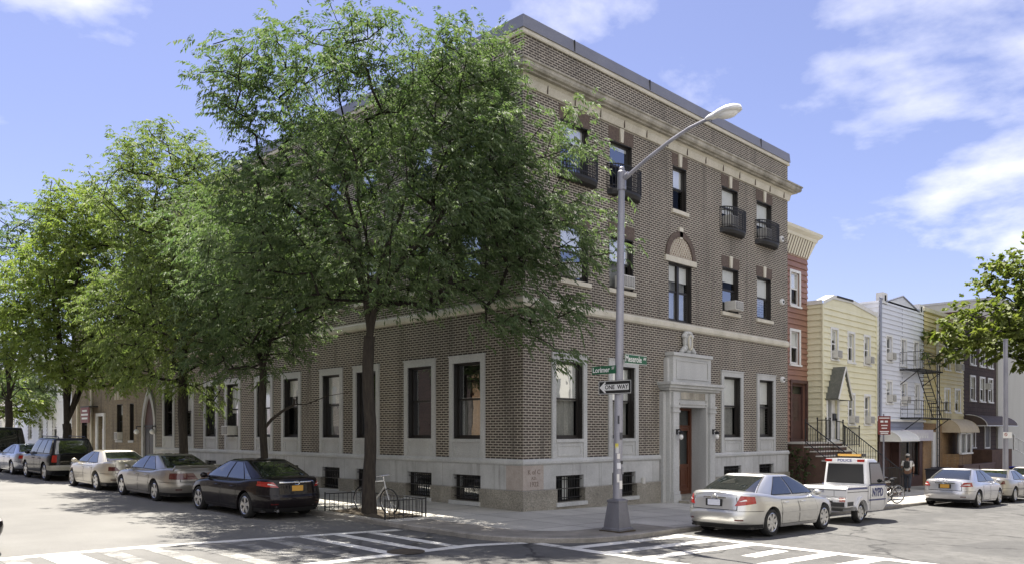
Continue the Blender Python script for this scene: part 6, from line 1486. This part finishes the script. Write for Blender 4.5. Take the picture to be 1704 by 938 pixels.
LOC=(11,.125,.036,.3,.45)
L1=[E_(600,170,235,125,20.5,2.6),E_(770,140,85,105,20.2,1.6),E_(800,280,85,140,19.6,1.7),E_(930,395,98,72,19.5,1.2),E_(945,230,50,75,19.4,.9),E_(640,360,280,150,20.5,2.9),E_(870,500,95,75,19.4,1.1),E_(470,430,135,105,20.5,1.9),E_(410,150,75,75,20.5,1.2),E_(925,585,35,26,19.2,.45),E_(700,470,110,55,19.8,1.4),E_(1022,435,28,30,19.1,.4)]
tree('largest street tree with feathery crown rising in front of the building corner',(-3.95,1.69),None,4.65,L1,780,16,LOC,11,r0=.155,sep=.36,limbs=9)
dt=24.65
def stub(m):
    def at(a,b,d=dt): 
        lat=(a-852)/1335*d; c=CAM+DV*d+RV*lat; return (c[0],c[1],2.2+(718-b)*d/1335)
    m.tube([at(437,715),at(452,697),at(470,683),at(489,673)],[.055,.05,.045,.04],7); m.tube([at(489,673),at(490,663)],[.035,.03],6); m.tube([at(489,672),at(510,672),at(545,658),at(580,652)],[.02,.018,.014,.008],5)
tree('slender street tree with a broken side limb behind the dark plum saloon',(-3.95,7.3),None,4.1,[E_(440,500,110,95,23.8,2.6),E_(400,410,110,95,24.2,2.6),E_(520,470,60,50,24.0,1.6),E_(400,570,95,60,24.6,1.4),E_(360,500,60,70,24.6,1.2)],290,14,(11,.13,.038,.32,.45),12,r0=.115,sep=.4,limbs=6,extra=stub)
tree('street tree with long drooping sprays hanging over the beige saloon',(-3.95,13.2),None,5.4,[E_(290,340,105,110,27.8,3.0),E_(262,255,55,50,28.8,1.3),E_(335,480,105,105,27.6,3.0),E_(322,630,48,70,28.4,.9),E_(215,520,75,85,28.8,1.5),E_(250,600,60,45,28.6,1.1)],420,14,(11,.14,.042,.34,.45),13,'leaf_mid',r0=.15,sep=.45,limbs=7)
tree('yellow green street tree with several thick leaning trunks behind the black wagon',(-3.95,26.5),None,2.6,[E_(190,430,105,115,38,3.0),E_(110,560,95,75,37.5,2.6),E_(165,610,75,45,37,2.0),E_(60,500,80,80,38.5,2.5),E_(240,510,70,90,37.6,2.2),E_(130,380,70,70,38,2.0)],520,16,(9,.2,.062,.42,.45),14,'leaf_bright',r0=.2,sep=.5,limbs=5)
tree('open street tree at the left edge with sky showing through its crown',(-3.95,37),None,4.0,[E_(20,470,90,130,45.5,3.0),E_(70,420,70,85,45.8,2.8),E_(20,620,90,50,45.5,2.5)],210,12,(9,.22,.07,.42,.45),15,r0=.2,sep=.6,limbs=7)
tree('bushy pale green tree far up the side street before the houses',(-2.5,52),None,2.2,[E_(40,655,60,45,57,2.5),E_(95,660,40,35,56,2.2)],120,12,(7,.26,.1,.4,.3),16,'leaf_bright',r0=.16,sep=.6,limbs=5,avoid=False,group=None)
PL_=(7,.26,.22,.3,.3)
tree('broad leaved street tree reaching in from the right edge of the avenue',(36.8,-4.75),None,4.6,[E_(1720,470,80,70,45,2.6),E_(1645,545,85,45,44.5,2.4),E_(1572,575,48,30,44.2,1.5),E_(1700,560,60,45,44.5,2.2),E_(1790,520,90,120,45.5,3.5)],330,8,PL_,17,'leaf_plane',r0=.24,sep=.5,limbs=7,avoid=False,group=None,clr=.6)
# climbing shrub at the end of the brick building
rng=np.random.default_rng(5)
sh=thing('shrub','green climbing shrub between the brick building and the stoop','shrub',(16.6,-.5,G(16.6,-.5)))
P_=np.stack([rng.uniform(15.95,17.2,420),rng.uniform(-.75,.3,420),-.4+2.0*rng.random(420)**1.3],1)
leaf_cloud(P_,rng.normal(size=(420,3)),rng,6,.09,.07,.16,.3,'leaf_ivy','foliage',sh)
m=MB()
for k in range(9): x,y=16.1+k*.12,-.3+.2*math.sin(k*2); m.tube([(x,y,-.5),(x+.05,y-.05,.4),(x-.03,y-.1,1.2)],[.02,.015,.006],5)
mk('stem',m,M['bark'],sh)

GROUPS={'bin':'refuse bins on the avenue pavement','bicycle':'parked bicycles','railing':'iron and metal railings','stoop':'stone stoops'}
for o in list(scene.objects):
    if o.parent is None and o.get('category') and not o.get('group'):
        c=o['category']
        if c in GROUPS: o['group']=GROUPS[c]
        elif o.name.startswith('parked_'): o['group']='cars parked along the avenue' if o.location.x>-1 else 'cars parked along the side street'
        elif c=='house': o['group']='row houses along the avenue' if (o.location.x>10 and o.location.y>-1) else ('houses up the side street' if o.location.y>30 and o.location.x>-1 else 'houses facing the corner')
